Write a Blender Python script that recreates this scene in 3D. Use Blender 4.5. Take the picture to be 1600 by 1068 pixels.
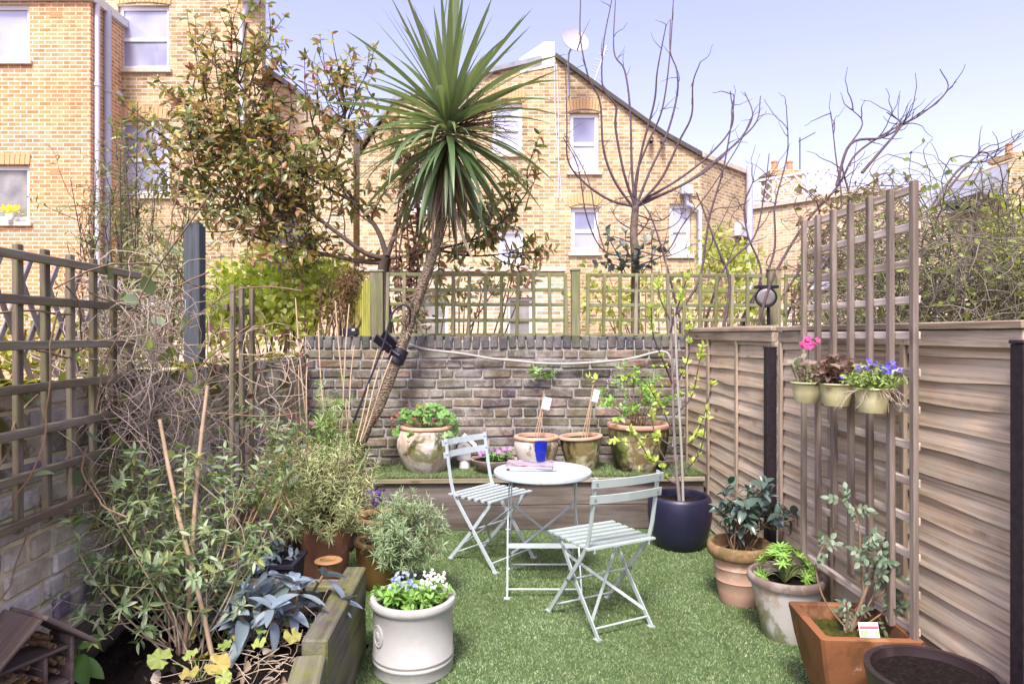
import bpy, math, random
import numpy as np
from mathutils import Vector, Matrix, Quaternion
for o in list(bpy.data.objects): bpy.data.objects.remove(o)
S = bpy.context.scene
COL = S.collection
R = math.radians
# ---------------------------------------------------------------- camera
F, HZ, CH = 1067.0, 522.0, 1.52          # focal length and horizon in photo pixels, eye height in metres
cd = bpy.data.cameras.new('camera'); cam = bpy.data.objects.new('camera', cd); COL.objects.link(cam)
cam.location = (0, 0, CH); cam.rotation_euler = (R(90), 0, 0)
cd.sensor_width = 36; cd.lens = 24.0; cd.shift_y = -12/1600; cd.clip_start = .05; cd.clip_end = 2000
S.camera = cam
# ---------------------------------------------------------------- light
EL, AZ = R(55), R(13)
SUN = Vector((-math.sin(AZ)*math.cos(EL), -math.cos(AZ)*math.cos(EL), math.sin(EL)))
w = bpy.data.worlds.new('World'); S.world = w; w.use_nodes = True
wn = w.node_tree.nodes; wl = w.node_tree.links
sky = wn.new('ShaderNodeTexSky'); sky.sky_type = 'NISHITA'; sky.sun_disc = False
sky.sun_elevation = EL; sky.sun_rotation = R(193); sky.air_density = 1.0; sky.dust_density = 3.0; sky.ozone_density = 1.0
bg = wn['Background']; bg.inputs[1].default_value = .083
tint = wn.new('ShaderNodeMix'); tint.data_type = 'RGBA'; tint.blend_type = 'MULTIPLY'; tint.inputs[0].default_value = 1; tint.inputs[7].default_value = (1.15, .985, 1.19, 1)   # white balance of the shade
hs = wn.new('ShaderNodeHueSaturation'); hs.inputs['Saturation'].default_value = .74; wl.new(sky.outputs[0], hs.inputs['Color']); wl.new(hs.outputs[0], tint.inputs[6]); wl.new(tint.outputs[2], bg.inputs[0])
sd = bpy.data.lights.new('sun', 'SUN'); sun = bpy.data.objects.new('sun', sd); COL.objects.link(sun)
sd.energy = 1.5; sd.angle = R(12); sd.color = (1, .975, .93)
sun.rotation_euler = SUN.to_track_quat('Z', 'Y').to_euler(); sun.location = SUN*40
S.view_settings.view_transform = 'Standard'; S.view_settings.look = 'None'; S.view_settings.gamma = 1
S.view_settings.exposure = 1.92
S.render.resolution_x = 1024; S.render.resolution_y = 683
try: S.cycles.max_bounces = 8; S.cycles.diffuse_bounces = 4
except Exception: pass
# ---------------------------------------------------------------- helpers
def at(px, py, y): return Vector(((px-800)/F*y, y, CH-(py-HZ)/F*y))
def gp(px, py, z=0.0): return at(px, py, (CH-z)*F/(py-HZ))
def lin(v): v = v/255; return v/12.92 if v <= .04045 else ((v+.055)/1.055)**2.4
def c(r, g, b): return (lin(r), lin(g), lin(b), 1)
WM = {}
def setp(o, label=None, cat=None, group=None, kind=None):
    if label: o['label'] = label
    if cat: o['category'] = cat
    if group: o['group'] = group
    if kind: o['kind'] = kind
    return o
def link(o, parent=None, M=None):
    COL.objects.link(o); M = M or Matrix(); WM[o.name] = M
    if parent is not None:
        o.parent = parent; o.matrix_local = WM[parent.name].inverted() @ M
    else: o.matrix_local = M
    return o
def thing(name, label, cat, loc=(0, 0, 0), group=None, M=None):
    o = bpy.data.objects.new(name, None); o.empty_display_size = .1
    link(o, None, M or Matrix.Translation(loc)); return setp(o, label, cat, group)
def obj(name, me, mat=None, parent=None, M=None, **k):
    if mat is not None and (not me.materials or me.materials[0] != mat):
        me.materials.clear(); me.materials.append(mat)
    o = bpy.data.objects.new(name, me); link(o, parent, M); return setp(o, **k)
def mesh(v, f, smooth=False, sharp=None):
    me = bpy.data.meshes.new('m'); me.from_pydata([tuple(x) for x in v], [], f); me.validate()
    if smooth: me.shade_smooth()
    if smooth and sharp: me.set_sharp_from_angle(angle=R(sharp))
    return me
def npmesh(V, Q, k, smooth=False):        # V (n,3), Q (m,k) fast
    me = bpy.data.meshes.new('m'); m = len(Q)
    me.vertices.add(len(V)); me.vertices.foreach_set('co', np.asarray(V, np.float32).ravel())
    me.loops.add(m*k); me.loops.foreach_set('vertex_index', np.asarray(Q, np.int32).ravel())
    me.polygons.add(m); me.polygons.foreach_set('loop_start', np.arange(0, m*k, k, dtype=np.int32))
    me.update(calc_edges=True)
    if smooth: me.shade_smooth()
    return me
def cbox(lx, ly, lz, b=.004, jit=0, rng=random):
    """box with chamfered edges, centred"""
    h = (lx/2, ly/2, lz/2); b = min(b, min(h)*.6); v = []; idx = {}
    for sx in (-1, 1):
        for sy in (-1, 1):
            for sz in (-1, 1):
                s = (sx, sy, sz); j = [rng.uniform(-jit, jit) for _ in range(3)]
                for a in range(3):
                    p = [s[i]*(h[i] if i == a else h[i]-b)+j[i] for i in range(3)]
                    idx[s, a] = len(v); v.append(p)
    f = []
    for a in range(3):
        o1, o2 = [i for i in range(3) if i != a]
        for sg in (-1, 1):
            q = []
            for u, t in ((-1, -1), (1, -1), (1, 1), (-1, 1)):
                s = [0]*3; s[a] = sg; s[o1] = u; s[o2] = t; q.append(idx[tuple(s), a])
            f.append(q)
        for u in (-1, 1):
            for t in (-1, 1):
                s1 = [0]*3; s1[o1] = u; s1[o2] = t; s1[a] = -1; s2 = list(s1); s2[a] = 1
                f.append([idx[tuple(s1), o1], idx[tuple(s1), o2], idx[tuple(s2), o2], idx[tuple(s2), o1]])
    for s in [k[0] for k in idx if k[1] == 0]: f.append([idx[s, 0], idx[s, 1], idx[s, 2]])
    return v, f
def fixn(me):
    import bmesh
    bm = bmesh.new(); bm.from_mesh(me); bmesh.ops.recalc_face_normals(bm, faces=bm.faces); bm.to_mesh(me); bm.free(); return me
def frame(x, up=(0, 0, 1)):
    x = Vector(x).normalized(); up = Vector(up); y = up.cross(x)
    if y.length < 1e-5: y = Vector((0, 1, 0)).cross(x)
    y.normalize(); z = x.cross(y); return Matrix((x, y, z)).transposed()
def plank(name, p0, p1, wd, th, mat, parent, up=(0, 0, 1), b=.003, jit=.0008, **k):
    """bar from p0 to p1; wd along 'up', th across; its own axes so grain runs along it"""
    p0, p1 = Vector(p0), Vector(p1); me = fixn(mesh(*cbox((p1-p0).length, th, wd, b, jit)))
    return obj(name, me, mat, parent, Matrix.Translation((p0+p1)/2) @ frame(p1-p0, up).to_4x4(), **k)
def bx(name, lo, hi, mat, parent, b=.003, **k):
    lo, hi = Vector(lo), Vector(hi); d = hi-lo
    return obj(name, fixn(mesh(*cbox(abs(d.x), abs(d.y), abs(d.z), b))), mat, parent, Matrix.Translation((lo+hi)/2), **k)
def tube_np(pts, rad, n=6, cap=True):
    P = np.array([tuple(p) for p in pts], float); m = len(P)
    rad = np.full(m, rad, float) if np.isscalar(rad) else np.asarray(rad, float)
    T = np.gradient(P, axis=0); T /= np.linalg.norm(T, axis=1)[:, None]+1e-12
    a = np.array([0, 0, 1.]) if abs(T[0, 2]) < .9 else np.array([1., 0, 0])
    A = np.zeros_like(P); B = np.zeros_like(P)
    for i in range(m):
        a = a-T[i]*a.dot(T[i]); a /= np.linalg.norm(a)+1e-12; A[i] = a; B[i] = np.cross(T[i], a)
    th = np.linspace(0, 2*np.pi, n, endpoint=False)
    V = P[:, None]+rad[:, None, None]*(np.cos(th)[None, :, None]*A[:, None]+np.sin(th)[None, :, None]*B[:, None])
    i = np.arange(m-1)[:, None]*n; j = np.arange(n)[None]; k = (j+1) % n
    Q = np.stack([i+j, i+k, i+n+k, i+n+j], -1).reshape(-1, 4)
    return V.reshape(-1, 3), Q
class Tubes:
    def __init__(s): s.V = []; s.Q = []; s.n = 0
    def add(s, pts, rad, n=5):
        V, Q = tube_np(pts, rad, n); s.V.append(V); s.Q.append(Q+s.n); s.n += len(V)
    def build(s, name, mat, parent, **k):
        if not s.V: return None
        L = WM[parent.name] if parent is not None else Matrix()
        V = np.concatenate(s.V); t = np.array(L.translation)
        return obj(name, npmesh(V-t, np.concatenate(s.Q), 4, True), mat, parent, Matrix.Translation(L.translation), **k)
def tube(name, pts, rad, mat, parent, n=8, **k):
    t = Tubes(); t.add(pts, rad, n); return t.build(name, mat, parent, **k)
def bar(name, pts, wd, th, mat, parent, side, **k):
    """flat metal strip along pts; wd across 'side'"""
    P = [Vector(p) for p in pts]; v = []; f = []; s = Vector(side).normalized()
    for i, p in enumerate(P):
        t = (P[min(i+1, len(P)-1)]-P[max(i-1, 0)]).normalized(); u = (s-t*s.dot(t)).normalized(); n = t.cross(u)
        for a, b in ((-1, -1), (1, -1), (1, 1), (-1, 1)): v.append(p+u*a*wd/2+n*b*th/2)
    for i in range(len(P)-1):
        for j in range(4): f.append([i*4+j, i*4+(j+1) % 4, i*4+4+(j+1) % 4, i*4+4+j])
    f += [[3, 2, 1, 0], [len(v)-4, len(v)-3, len(v)-2, len(v)-1]]
    L = WM[parent.name]; Li = L.inverted()
    return obj(name, fixn(mesh([Li @ x for x in v], f)), mat, parent, L, **k)
def smooth_path(pts, n=6):
    P = [Vector(p) for p in pts]; P = [P[0]*2-P[1]]+P+[P[-1]*2-P[-2]]; out = []
    for i in range(1, len(P)-2):
        for j in range(n):
            t = j/n; a, b, q, d = P[i-1:i+3]
            out.append(.5*((2*b)+(q-a)*t+(2*a-5*b+4*q-d)*t*t+(3*b-a-3*q+d)*t**3))
    out.append(P[-2]); return out
def lathe(prof, n=48, wob=0, seed=0):
    rg = random.Random(seed); ph = [rg.uniform(0, 6.3) for _ in range(3)]; v = []; f = []
    for r, z in prof:
        for j in range(n):
            a = 2*math.pi*j/n; k = 1+wob*(math.sin(2*a+ph[0])+.5*math.sin(3*a+ph[1]))
            v.append((r*k*math.cos(a), r*k*math.sin(a), z))
    for i in range(len(prof)-1):
        for j in range(n): f.append([i*n+j, i*n+(j+1) % n, (i+1)*n+(j+1) % n, (i+1)*n+j])
    return v, f
def prism(poly, y0, y1):          # polygon in (x, z) pulled along y
    n = len(poly); v = [(x, y0, z) for x, z in poly]+[(x, y1, z) for x, z in poly]
    return v, [list(range(n)), list(range(2*n-1, n-1, -1))]+[[i, (i+1) % n, (i+1) % n+n, i+n] for i in range(n)]
# ---------------------------------------------------------------- materials
class NT:
    def __init__(s, name, rough=.7, spec=.3):
        s.m = bpy.data.materials.new(name); s.m.use_nodes = True; s.n = s.m.node_tree.nodes; s.l = s.m.node_tree.links
        s.b = s.n['Principled BSDF']; s.b.inputs['Roughness'].default_value = rough; s.b.inputs['Specular IOR Level'].default_value = spec
    def new(s, t, **k):
        x = s.n.new(t)
        for a, b in k.items(): setattr(x, a, b)
        return x
    def put(s, sock, v):
        if isinstance(v, bpy.types.NodeSocket): s.l.new(v, sock)
        else: sock.default_value = v
    def coord(s, kind='Object', scale=(1, 1, 1), rnd=True):
        tc = s.new('ShaderNodeTexCoord'); mp = s.new('ShaderNodeMapping'); s.l.new(tc.outputs[kind], mp.inputs[0]); mp.inputs['Scale'].default_value = scale
        if rnd:
            oi = s.new('ShaderNodeObjectInfo'); ml = s.new('ShaderNodeVectorMath', operation='SCALE'); ml.inputs[0].default_value = (37.1, 17.3, 71.9)
            s.l.new(oi.outputs['Random'], ml.inputs['Scale']); s.l.new(ml.outputs[0], mp.inputs['Location'])
        return mp.outputs[0]
    def noise(s, vec, scale, detail=4, rough=.55, dist=0):
        x = s.new('ShaderNodeTexNoise'); s.l.new(vec, x.inputs['Vector']); x.inputs['Scale'].default_value = scale
        x.inputs['Detail'].default_value = detail; x.inputs['Roughness'].default_value = rough; x.inputs['Distortion'].default_value = dist; return x.outputs['Fac']
    def ramp(s, fac, stops):
        x = s.new('ShaderNodeValToRGB'); s.l.new(fac, x.inputs[0]); e = x.color_ramp.elements
        while len(e) < len(stops): e.new(.5)
        for i, (p, q) in enumerate(stops): e[i].position = p; e[i].color = q if not np.isscalar(q) else (q, q, q, 1)
        return x.outputs[0]
    def mix(s, fac, a, b, mode='MIX'):
        x = s.new('ShaderNodeMix', data_type='RGBA', blend_type=mode); s.put(x.inputs[0], fac); s.put(x.inputs[6], a); s.put(x.inputs[7], b); return x.outputs[2]
    def math(s, op, a, b=0.0):
        x = s.new('ShaderNodeMath', operation=op); s.put(x.inputs[0], a); s.put(x.inputs[1], b); return x.outputs[0]
    def rand(s):
        oi = s.new('ShaderNodeObjectInfo'); g = s.new('ShaderNodeNewGeometry')
        return s.math('FRACT', s.math('ADD', oi.outputs['Random'], g.outputs['Random Per Island']))
    def bump(s, h, strength=.3, dist=.01):
        x = s.new('ShaderNodeBump'); s.put(x.inputs['Height'], h); x.inputs['Strength'].default_value = strength; x.inputs['Distance'].default_value = dist
        s.l.new(x.outputs[0], s.b.inputs['Normal'])
    def col(s, v): s.put(s.b.inputs['Base Color'], v); return s.m
def plain(name, col, rough=.6, spec=.3, metal=0, var=.12, scale=8, bump=0):
    t = NT(name, rough, spec); v = t.coord(); n = t.noise(v, scale, 5); t.b.inputs['Metallic'].default_value = metal
    dk = tuple(x*(1-var) for x in col[:3])+(1,); lt = tuple(min(1, x*(1+var)) for x in col[:3])+(1,)
    if bump: t.bump(t.noise(v, scale*6, 4), bump, .004)
    return t.col(t.ramp(n, [(.3, dk), (.7, lt)]))
def wood(name, cols, rough=.85, grain=60, along=1.6, moss=None, mossamt=.5, bump=.35, weather=.5):
    """grain along local X"""
    t = NT(name, rough, .2); oi = t.new('ShaderNodeObjectInfo')
    v = t.coord('Object', (along, grain*.35, grain*.35)); v2 = t.coord('Object', (1, 1, 1))
    g = t.noise(v, 1.0, 6, .6, .35); fine = t.noise(t.coord('Object', (along*4, grain*2.2, grain*2.2)), 1, 3)
    base = t.ramp(oi.outputs['Random'], [(0, cols[0]), (.5, cols[1]), (1, cols[2])])
    dk = t.mix(1, base, (.50, .46, .42, 1), 'MULTIPLY')
    col = t.mix(t.ramp(g, [(.36, 0.0), (.58, 1.0)]), dk, base)
    col = t.mix(t.math('MULTIPLY', t.ramp(fine, [(.3, 1.0), (.55, 0.0)]), .55), col, dk)
    kn = t.new('ShaderNodeTexVoronoi'); t.l.new(t.coord('Object', (2.2, 7, 7)), kn.inputs['Vector']); kn.inputs['Scale'].default_value = 1
    col = t.mix(t.math('MULTIPLY', t.ramp(kn.outputs['Distance'], [(.05, 1.0), (.13, 0.0)]), .85), col, t.mix(1, dk, (.6, .45, .35, 1), 'MULTIPLY'))
    big = t.noise(v2, 2.3, 4); col = t.mix(t.math('MULTIPLY', t.ramp(big, [(.42, 0.0), (.7, 1.0)]), weather), col, t.mix(1, col, (.66, .65, .66, 1), 'MULTIPLY'))
    if moss:
        mm = t.noise(v2, 5, 6, .7); col = t.mix(t.math('MULTIPLY', t.ramp(mm, [(.44, 0.0), (.62, 1.0)]), mossamt), col, moss)
    t.bump(t.math('ADD', g, t.math('MULTIPLY', fine, .5)), bump, .004); return t.col(col)
def leafmat(name, cols, rough=.45, trans=.28, spec=.4, under=None):
    t = NT(name, rough, spec); r = t.rand(); n = len(cols); cols = [tuple(min(.9, x*1.3) for x in q[:3])+(1,) for q in cols]
    col = t.ramp(r, [(i/max(1, n-1), q) for i, q in enumerate(cols)])
    v = t.coord('Object', (1, 1, 1), False); col = t.mix(t.math('MULTIPLY', t.noise(v, 14, 3), .5), col, t.mix(1, col, (.6, .65, .55, 1), 'MULTIPLY'))
    if under: col = t.mix(t.math('MULTIPLY', t.new('ShaderNodeNewGeometry').outputs['Backfacing'], .75), col, under)
    t.col(col); tr = t.new('ShaderNodeBsdfTranslucent'); t.l.new(t.mix(1, col, (1.3, 1.35, .7, 1), 'MULTIPLY'), tr.inputs[0])
    mx = t.new('ShaderNodeMixShader'); mx.inputs[0].default_value = trans; out = t.n['Material Output']
    t.l.new(t.b.outputs[0], mx.inputs[1]); t.l.new(tr.outputs[0], mx.inputs[2]); t.l.new(mx.outputs[0], out.inputs[0]); return t.m
def brickmat(name, cols, stain=(.03, .03, .025, 1), stainamt=.5, pale=None, paleamt=.4, moss=None, mossamt=.5, mscale=3, mossz=None):
    """for single bricks: colour by object"""
    t = NT(name, .92, .15); oi = t.new('ShaderNodeObjectInfo'); n = len(cols); v = t.coord('Object'); vw = t.coord('Object', rnd=False)
    geo = t.new('ShaderNodeNewGeometry').outputs['Position']
    col = t.ramp(oi.outputs['Random'], [(i/(n-1), q) for i, q in enumerate(cols)])
    nn = t.noise(v, 13, 6, .65); col = t.mix(t.ramp(nn, [(.35, 0.0), (.7, .75)]), col, t.mix(1, col, (.45, .42, .42, 1), 'MULTIPLY'))
    fl = t.noise(v, 55, 3, .6); col = t.mix(t.ramp(fl, [(.55, 0.0), (.75, .5)]), col, t.mix(.5, col, (.75, .72, .66, 1)))
    if pale: col = t.mix(t.math('MULTIPLY', t.ramp(t.noise(geo, 4.5, 6, .7), [(.45, 0.0), (.6, 1.0)]), paleamt), col, pale)
    col = t.mix(t.math('MULTIPLY', t.ramp(t.noise(geo, 2.1, 5, .65), [(.48, 0.0), (.7, 1.0)]), stainamt), col, stain)
    if moss:
        f = t.ramp(t.noise(geo, mscale, 6, .75), [(.47, 0.0), (.6, 1.0)])
        if mossz:
            sx = t.new('ShaderNodeSeparateXYZ'); t.l.new(geo, sx.inputs[0]); mr = t.new('ShaderNodeMapRange'); t.l.new(sx.outputs[2], mr.inputs[0])
            mr.inputs[1].default_value, mr.inputs[2].default_value = mossz; f = t.math('MULTIPLY', t.math('MINIMUM', t.math('ADD', f, t.math('MULTIPLY', mr.outputs[0], .35)), 1.0), mr.outputs[0])
        col = t.mix(t.math('MULTIPLY', f, mossamt), col, moss)
    t.bump(t.math('ADD', nn, t.math('MULTIPLY', fl, .6)), .7, .008); return t.col(col)
def farbrick(name, c1, c2, mortar, bw=.225, bh=.075, patch=.5):
    """brickwork too far off to tell the bricks apart"""
    t = NT(name, .9, .15); tc = t.new('ShaderNodeTexCoord'); sp = t.new('ShaderNodeSeparateXYZ'); t.l.new(tc.outputs['Object'], sp.inputs[0])
    cb = t.new('ShaderNodeCombineXYZ'); t.l.new(t.math('ADD', sp.outputs[0], sp.outputs[1]), cb.inputs[0]); t.l.new(sp.outputs[2], cb.inputs[1])
    b = t.new('ShaderNodeTexBrick'); t.l.new(cb.outputs[0], b.inputs['Vector']); b.inputs['Scale'].default_value = 1
    b.inputs['Brick Width'].default_value = bw; b.inputs['Row Height'].default_value = bh; b.inputs['Mortar Size'].default_value = .009; b.inputs['Mortar Smooth'].default_value = .3
    b.inputs['Color1'].default_value = c1; b.inputs['Color2'].default_value = c2; b.inputs['Mortar'].default_value = mortar; b.inputs['Bias'].default_value = -.1
    wn_ = t.new('ShaderNodeTexWhiteNoise', noise_dimensions='2D')
    fl = t.new('ShaderNodeVectorMath', operation='FLOOR'); sc = t.new('ShaderNodeVectorMath', operation='DIVIDE'); t.l.new(cb.outputs[0], sc.inputs[0]); sc.inputs[1].default_value = (bw/2, bh, 1)
    t.l.new(sc.outputs[0], fl.inputs[0]); t.l.new(fl.outputs[0], wn_.inputs['Vector'])
    col = t.mix(t.math('MULTIPLY', t.math('MULTIPLY', t.math('POWER', wn_.outputs['Value'], 1.6), t.math('SUBTRACT', 1.0, b.outputs['Fac'])), .6), b.outputs['Color'], t.mix(1, b.outputs['Color'], (.42, .34, .28, 1), 'MULTIPLY'))
    n = t.noise(tc.outputs['Object'], .8, 6, .65); col = t.mix(t.math('MULTIPLY', t.ramp(n, [(.4, 0.0), (.7, 1.0)]), patch), col, t.mix(1, col, (.7, .62, .55, 1), 'MULTIPLY'))
    sv = t.new('ShaderNodeMapping'); t.l.new(tc.outputs['Object'], sv.inputs[0]); sv.inputs['Scale'].default_value = (1.6, 1.6, .22); st = t.noise(sv.outputs[0], 1.3, 6, .7)
    col = t.mix(t.math('MULTIPLY', t.ramp(st, [(.5, 0.0), (.72, 1.0)]), patch), col, t.mix(1, col, (.5, .45, .42, 1), 'MULTIPLY'))
    t.bump(t.math('SUBTRACT', 1.0, b.outputs['Fac']), .6, .01); return t.col(col)
def potmat(name, base, stains, rough=.8, spec=.25, scale=6, bump=.25):
    """stains: list of (colour, threshold, amount, scale)"""
    t = NT(name, rough, spec); v = t.coord(); n = t.noise(v, scale, 6, .6)
    col = t.mix(n, tuple(x*.8 for x in base[:3])+(1,), tuple(min(1, x*1.15) for x in base[:3])+(1,))
    for q, th, am, sc in stains:
        m = t.noise(t.coord('Object', (1, 1, .8)), sc, 7, .7, .4); col = t.mix(t.math('MULTIPLY', t.ramp(m, [(th, 0.0), (th+.07, 1.0)]), am), col, q)
    t.bump(t.noise(v, scale*8, 5), bump, .003); return t.col(col)
# ---------------------------------------------------------------- leaves
def leaf_tmpl(wd=.35, seg=3, fold=.12, droop=.15, shape='lance', wave=0):
    """unit-length leaf: y along, z up"""
    V = []; Q = []
    for i in range(seg+1):
        t = i/seg
        if shape == 'lance': h = math.sin(math.pi*min(1, .06+t*.94))**.8*(1-.25*t)
        elif shape == 'ovate': h = math.sin(math.pi*(.05+.95*t**.8))**.7
        elif shape == 'strap': h = min(1, .55+t*2)*(1-t**3)**.8
        elif shape == 'spoon': h = .25+.75*math.sin(math.pi*min(1, t**1.4))**.8 if t < 1 else .1
        else: h = math.sqrt(max(0, 1-(2*t-1)**2))
        h = max(h, .03)*wd/2; z = -droop*t*t+(wave*math.sin(t*9))
        V += [(-h, t, z+fold*h*2), (0, t, z), (h, t, z+fold*h*2)]
    for i in range(seg):
        a = i*3; Q += [[a, a+1, a+4, a+3], [a+1, a+2, a+5, a+4]]
    return np.array(V), np.array(Q)
class Leaves:
    def __init__(s): s.L = []
    def add(s, p, d, n, sc, w=1.0): s.L.append((tuple(p), tuple(d), tuple(n), sc, w))
    def mats(s, L):
        P = np.array([l[0] for l in L]); D = np.array([l[1] for l in L]); N = np.array([l[2] for l in L]); K = np.array([l[3] for l in L]); W = np.array([l[4] for l in L])
        D /= np.linalg.norm(D, axis=1)[:, None]+1e-9; X = np.cross(D, N); X /= np.linalg.norm(X, axis=1)[:, None]+1e-9; N = np.cross(X, D)
        return P, X, D, N, K, W
    def build(s, tm, mat, parent, solo=0, name='leaf', rest='foliage'):
        """the 'solo' largest in view become parts of their own; the rest one joined part"""
        if not s.L: return
        L = sorted(s.L, key=lambda l: -l[3]/max(l[0][1], .5)); tms = tm if isinstance(tm, list) else [tm]
        a, b = L[:solo], L[solo:]
        if a:
            ms = [npmesh(v, q, 4, True) for v, q in tms]
            for m in ms: m.materials.append(mat)
            P, X, D, N, K, W = s.mats(a)
            for i in range(len(a)):
                M = Matrix(((X[i][0]*W[i], D[i][0], N[i][0], 0), (X[i][1]*W[i], D[i][1], N[i][1], 0), (X[i][2]*W[i], D[i][2], N[i][2], 0), (0, 0, 0, 1)))
                obj(name, ms[i % len(ms)], None, parent, Matrix.Translation(P[i]) @ M @ Matrix.Scale(K[i], 4))
        if b:
            Vs = []; Qs = []; n = 0; t0 = np.array(WM[parent.name].translation) if parent is not None else np.zeros(3)
            for j, (tv, tq) in enumerate(tms):
                g = b[j::len(tms)]
                if not g: continue
                P, X, D, N, K, W = s.mats(g)
                V = P[:, None]+K[:, None, None]*(tv[None, :, 0, None]*(X*W[:, None])[:, None]+tv[None, :, 1, None]*D[:, None]+tv[None, :, 2, None]*N[:, None])
                Q = tq[None]+(np.arange(len(g))*len(tv))[:, None, None]
                Vs.append(V.reshape(-1, 3)-t0); Qs.append(Q.reshape(-1, 4)+n); n += len(g)*len(tv)
            obj(rest, npmesh(np.concatenate(Vs), np.concatenate(Qs), 4, True), mat, parent, Matrix.Translation(t0), kind='stuff')
RG = random.Random(7)
def rv(rg, s=1): return Vector((rg.gauss(0, s), rg.gauss(0, s), rg.gauss(0, s)))
def walk(rg, p, d, length, n=8, wander=.15, up=0.0, grav=0.0):
    p = Vector(p); d = Vector(d).normalized(); out = [p.copy()]
    for i in range(n):
        d = (d+rv(rg, wander)+Vector((0, 0, up-grav*i/n))).normalized(); p = p+d*length/n; out.append(p.copy())
    return out
def along(pts, t):
    k = t*(len(pts)-1); i = min(int(k), len(pts)-2); u = k-i; return pts[i].lerp(pts[i+1], u), (pts[i+1]-pts[i]).normalized()
def leafs_on(rg, lv, pts, t0, t1, n, size, spread=.9, tip=0, wob=.3, down=0.0, flat=.5):
    """leaves up a stem, spiralling; spread = how far they stand out from the stem; 'tip' extra in a rosette"""
    ph = rg.uniform(0, 6.3)
    for i in range(n+tip):
        t = t0+(t1-t0)*(i+rg.random()*.6)/max(1, n) if i < n else 1.0
        p, d = along(pts, min(1, t)); a = ph+i*2.4+rg.uniform(-.4, .4)
        x = d.orthogonal().normalized(); y = d.cross(x); o = x*math.cos(a)+y*math.sin(a)
        dd = (d*(1-spread*(.6 if i >= n else 1))+o*spread+rv(rg, wob*.4)+Vector((0, 0, -down))).normalized()
        nn = (d*(1-flat)+Vector((0, 0, 1))*flat+rv(rg, wob)).normalized()
        lv.add(p, dd, nn, size*rg.uniform(.65, 1.2)*(.8 if i >= n else 1))
# ================================================================ setting
K = .0403                                   # the plot runs slightly left of the view axis
FWD = Vector((-K, 1, 0)).normalized(); RGT = Vector((1, K, 0)).normalized()
def backy(x): return 5.88+K*x               # face of the back wall
def fx(y): return 1.745-K*y                 # face of the right fence
def lx(y): return -1.515-K*y                # face of the left wall
soilm = NT('soil', .95, .1); _v = soilm.coord(rnd=False); _n = soilm.noise(_v, 60, 6, .7)
soilm.bump(soilm.noise(_v, 45, 6, .75), 1.0, .02); soilm = soilm.col(soilm.ramp(_n, [(.3, c(20, 16, 15)), (.6, c(44, 36, 33)), (.78, c(84, 72, 64))]))
earth = plain('earth', c(96, 84, 66), .95, .1, var=.3, scale=1.5, bump=.4)
g = 300
obj('ground', mesh([(-g, -g, -.03), (g, -g, -.03), (g, g, -.03), (-g, g, -.03)], [[0, 1, 2, 3]]), earth, kind='structure')
turfbase = plain('turf_backing', c(78, 98, 62), .9, .1, var=.25, scale=14)
turf = leafmat('turf_blade', [c(72, 92, 54), c(106, 128, 80), c(124, 144, 96), c(164, 172, 138), c(92, 114, 70)], .6, .25, .25)
_nt = turf.node_tree; _mx = next(x for x in _nt.nodes if x.bl_idname == 'ShaderNodeMix'); _bs = _nt.nodes['Principled BSDF']; _src = _bs.inputs['Base Color'].links[0].from_socket
_ge = _nt.nodes.new('ShaderNodeNewGeometry'); _no = _nt.nodes.new('ShaderNodeTexNoise'); _no.inputs['Scale'].default_value = 2.2; _no.inputs['Detail'].default_value = 5; _nt.links.new(_ge.outputs['Position'], _no.inputs['Vector'])
_rp = _nt.nodes.new('ShaderNodeValToRGB'); _nt.links.new(_no.outputs['Fac'], _rp.inputs[0]); _rp.color_ramp.elements[0].position = .36; _rp.color_ramp.elements[0].color = (.74, .72, .62, 1); _rp.color_ramp.elements[1].position = .62; _rp.color_ramp.elements[1].color = (1.0, 1.0, 1.0, 1)   # worn, dusty patches
_m2 = _nt.nodes.new('ShaderNodeMix'); _m2.data_type = 'RGBA'; _m2.blend_type = 'MULTIPLY'; _m2.inputs[0].default_value = 1; _nt.links.new(_src, _m2.inputs[6]); _nt.links.new(_rp.outputs[0], _m2.inputs[7]); _nt.links.new(_m2.outputs[2], _bs.inputs['Base Color'])
YF = 5.30                                   # front of the timber shelf at x=0
def shelfy(x): return YF+K*x
obj('lawn', mesh([(-.72, .2, 0), (fx(.2), .2, 0), (fx(5.3), shelfy(1.5)-.005, 0), (lx(5.2)+.03, shelfy(-1.7)+.1, 0), (lx(3.35)+.03, 3.35, 0), (-.70, 3.35, 0)], [[0, 1, 2, 3, 4, 5]]), turfbase, kind='structure')
rs = np.random.RandomState(3)
def blades(name, P, h, wdt, parent=None, lean=.5):
    n = len(P); a = rs.rand(n)*6.283; s = np.stack([np.cos(a), np.sin(a), 0*a], 1)*wdt/2
    hh = h*(.6+.8*rs.rand(n)); b = rs.rand(n)*6.283; tip = np.stack([np.cos(b)*lean*hh, np.sin(b)*lean*hh, hh], 1)
    V = np.stack([P-s, P+s, P+tip*.55+s*.7, P+tip], 1).reshape(-1, 3); Q = np.arange(n*4).reshape(-1, 4)
    return obj(name, npmesh(V, Q, 4), turf, parent, kind='stuff')
n = 170000; yy = 5.3-(5.3-1.7)*rs.rand(n)**.8; xx = -.68+rs.rand(n)*2.45; ok = (xx < fx(yy)-.01) & (yy < shelfy(xx)-.01)
xb = np.stack([xx[ok], yy[ok], 0*xx[ok]], 1)
n2 = 22000; yy = 3.4+rs.rand(n2)*1.85; xx = -1.3+rs.rand(n2)*.6; xb = np.concatenate([xb, np.stack([xx, yy, 0*xx], 1)])
setp(blades('lawn_pile', xb, .0085, .0046, None, .9), 'short green artificial grass pile covering the garden floor', 'grass')
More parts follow.
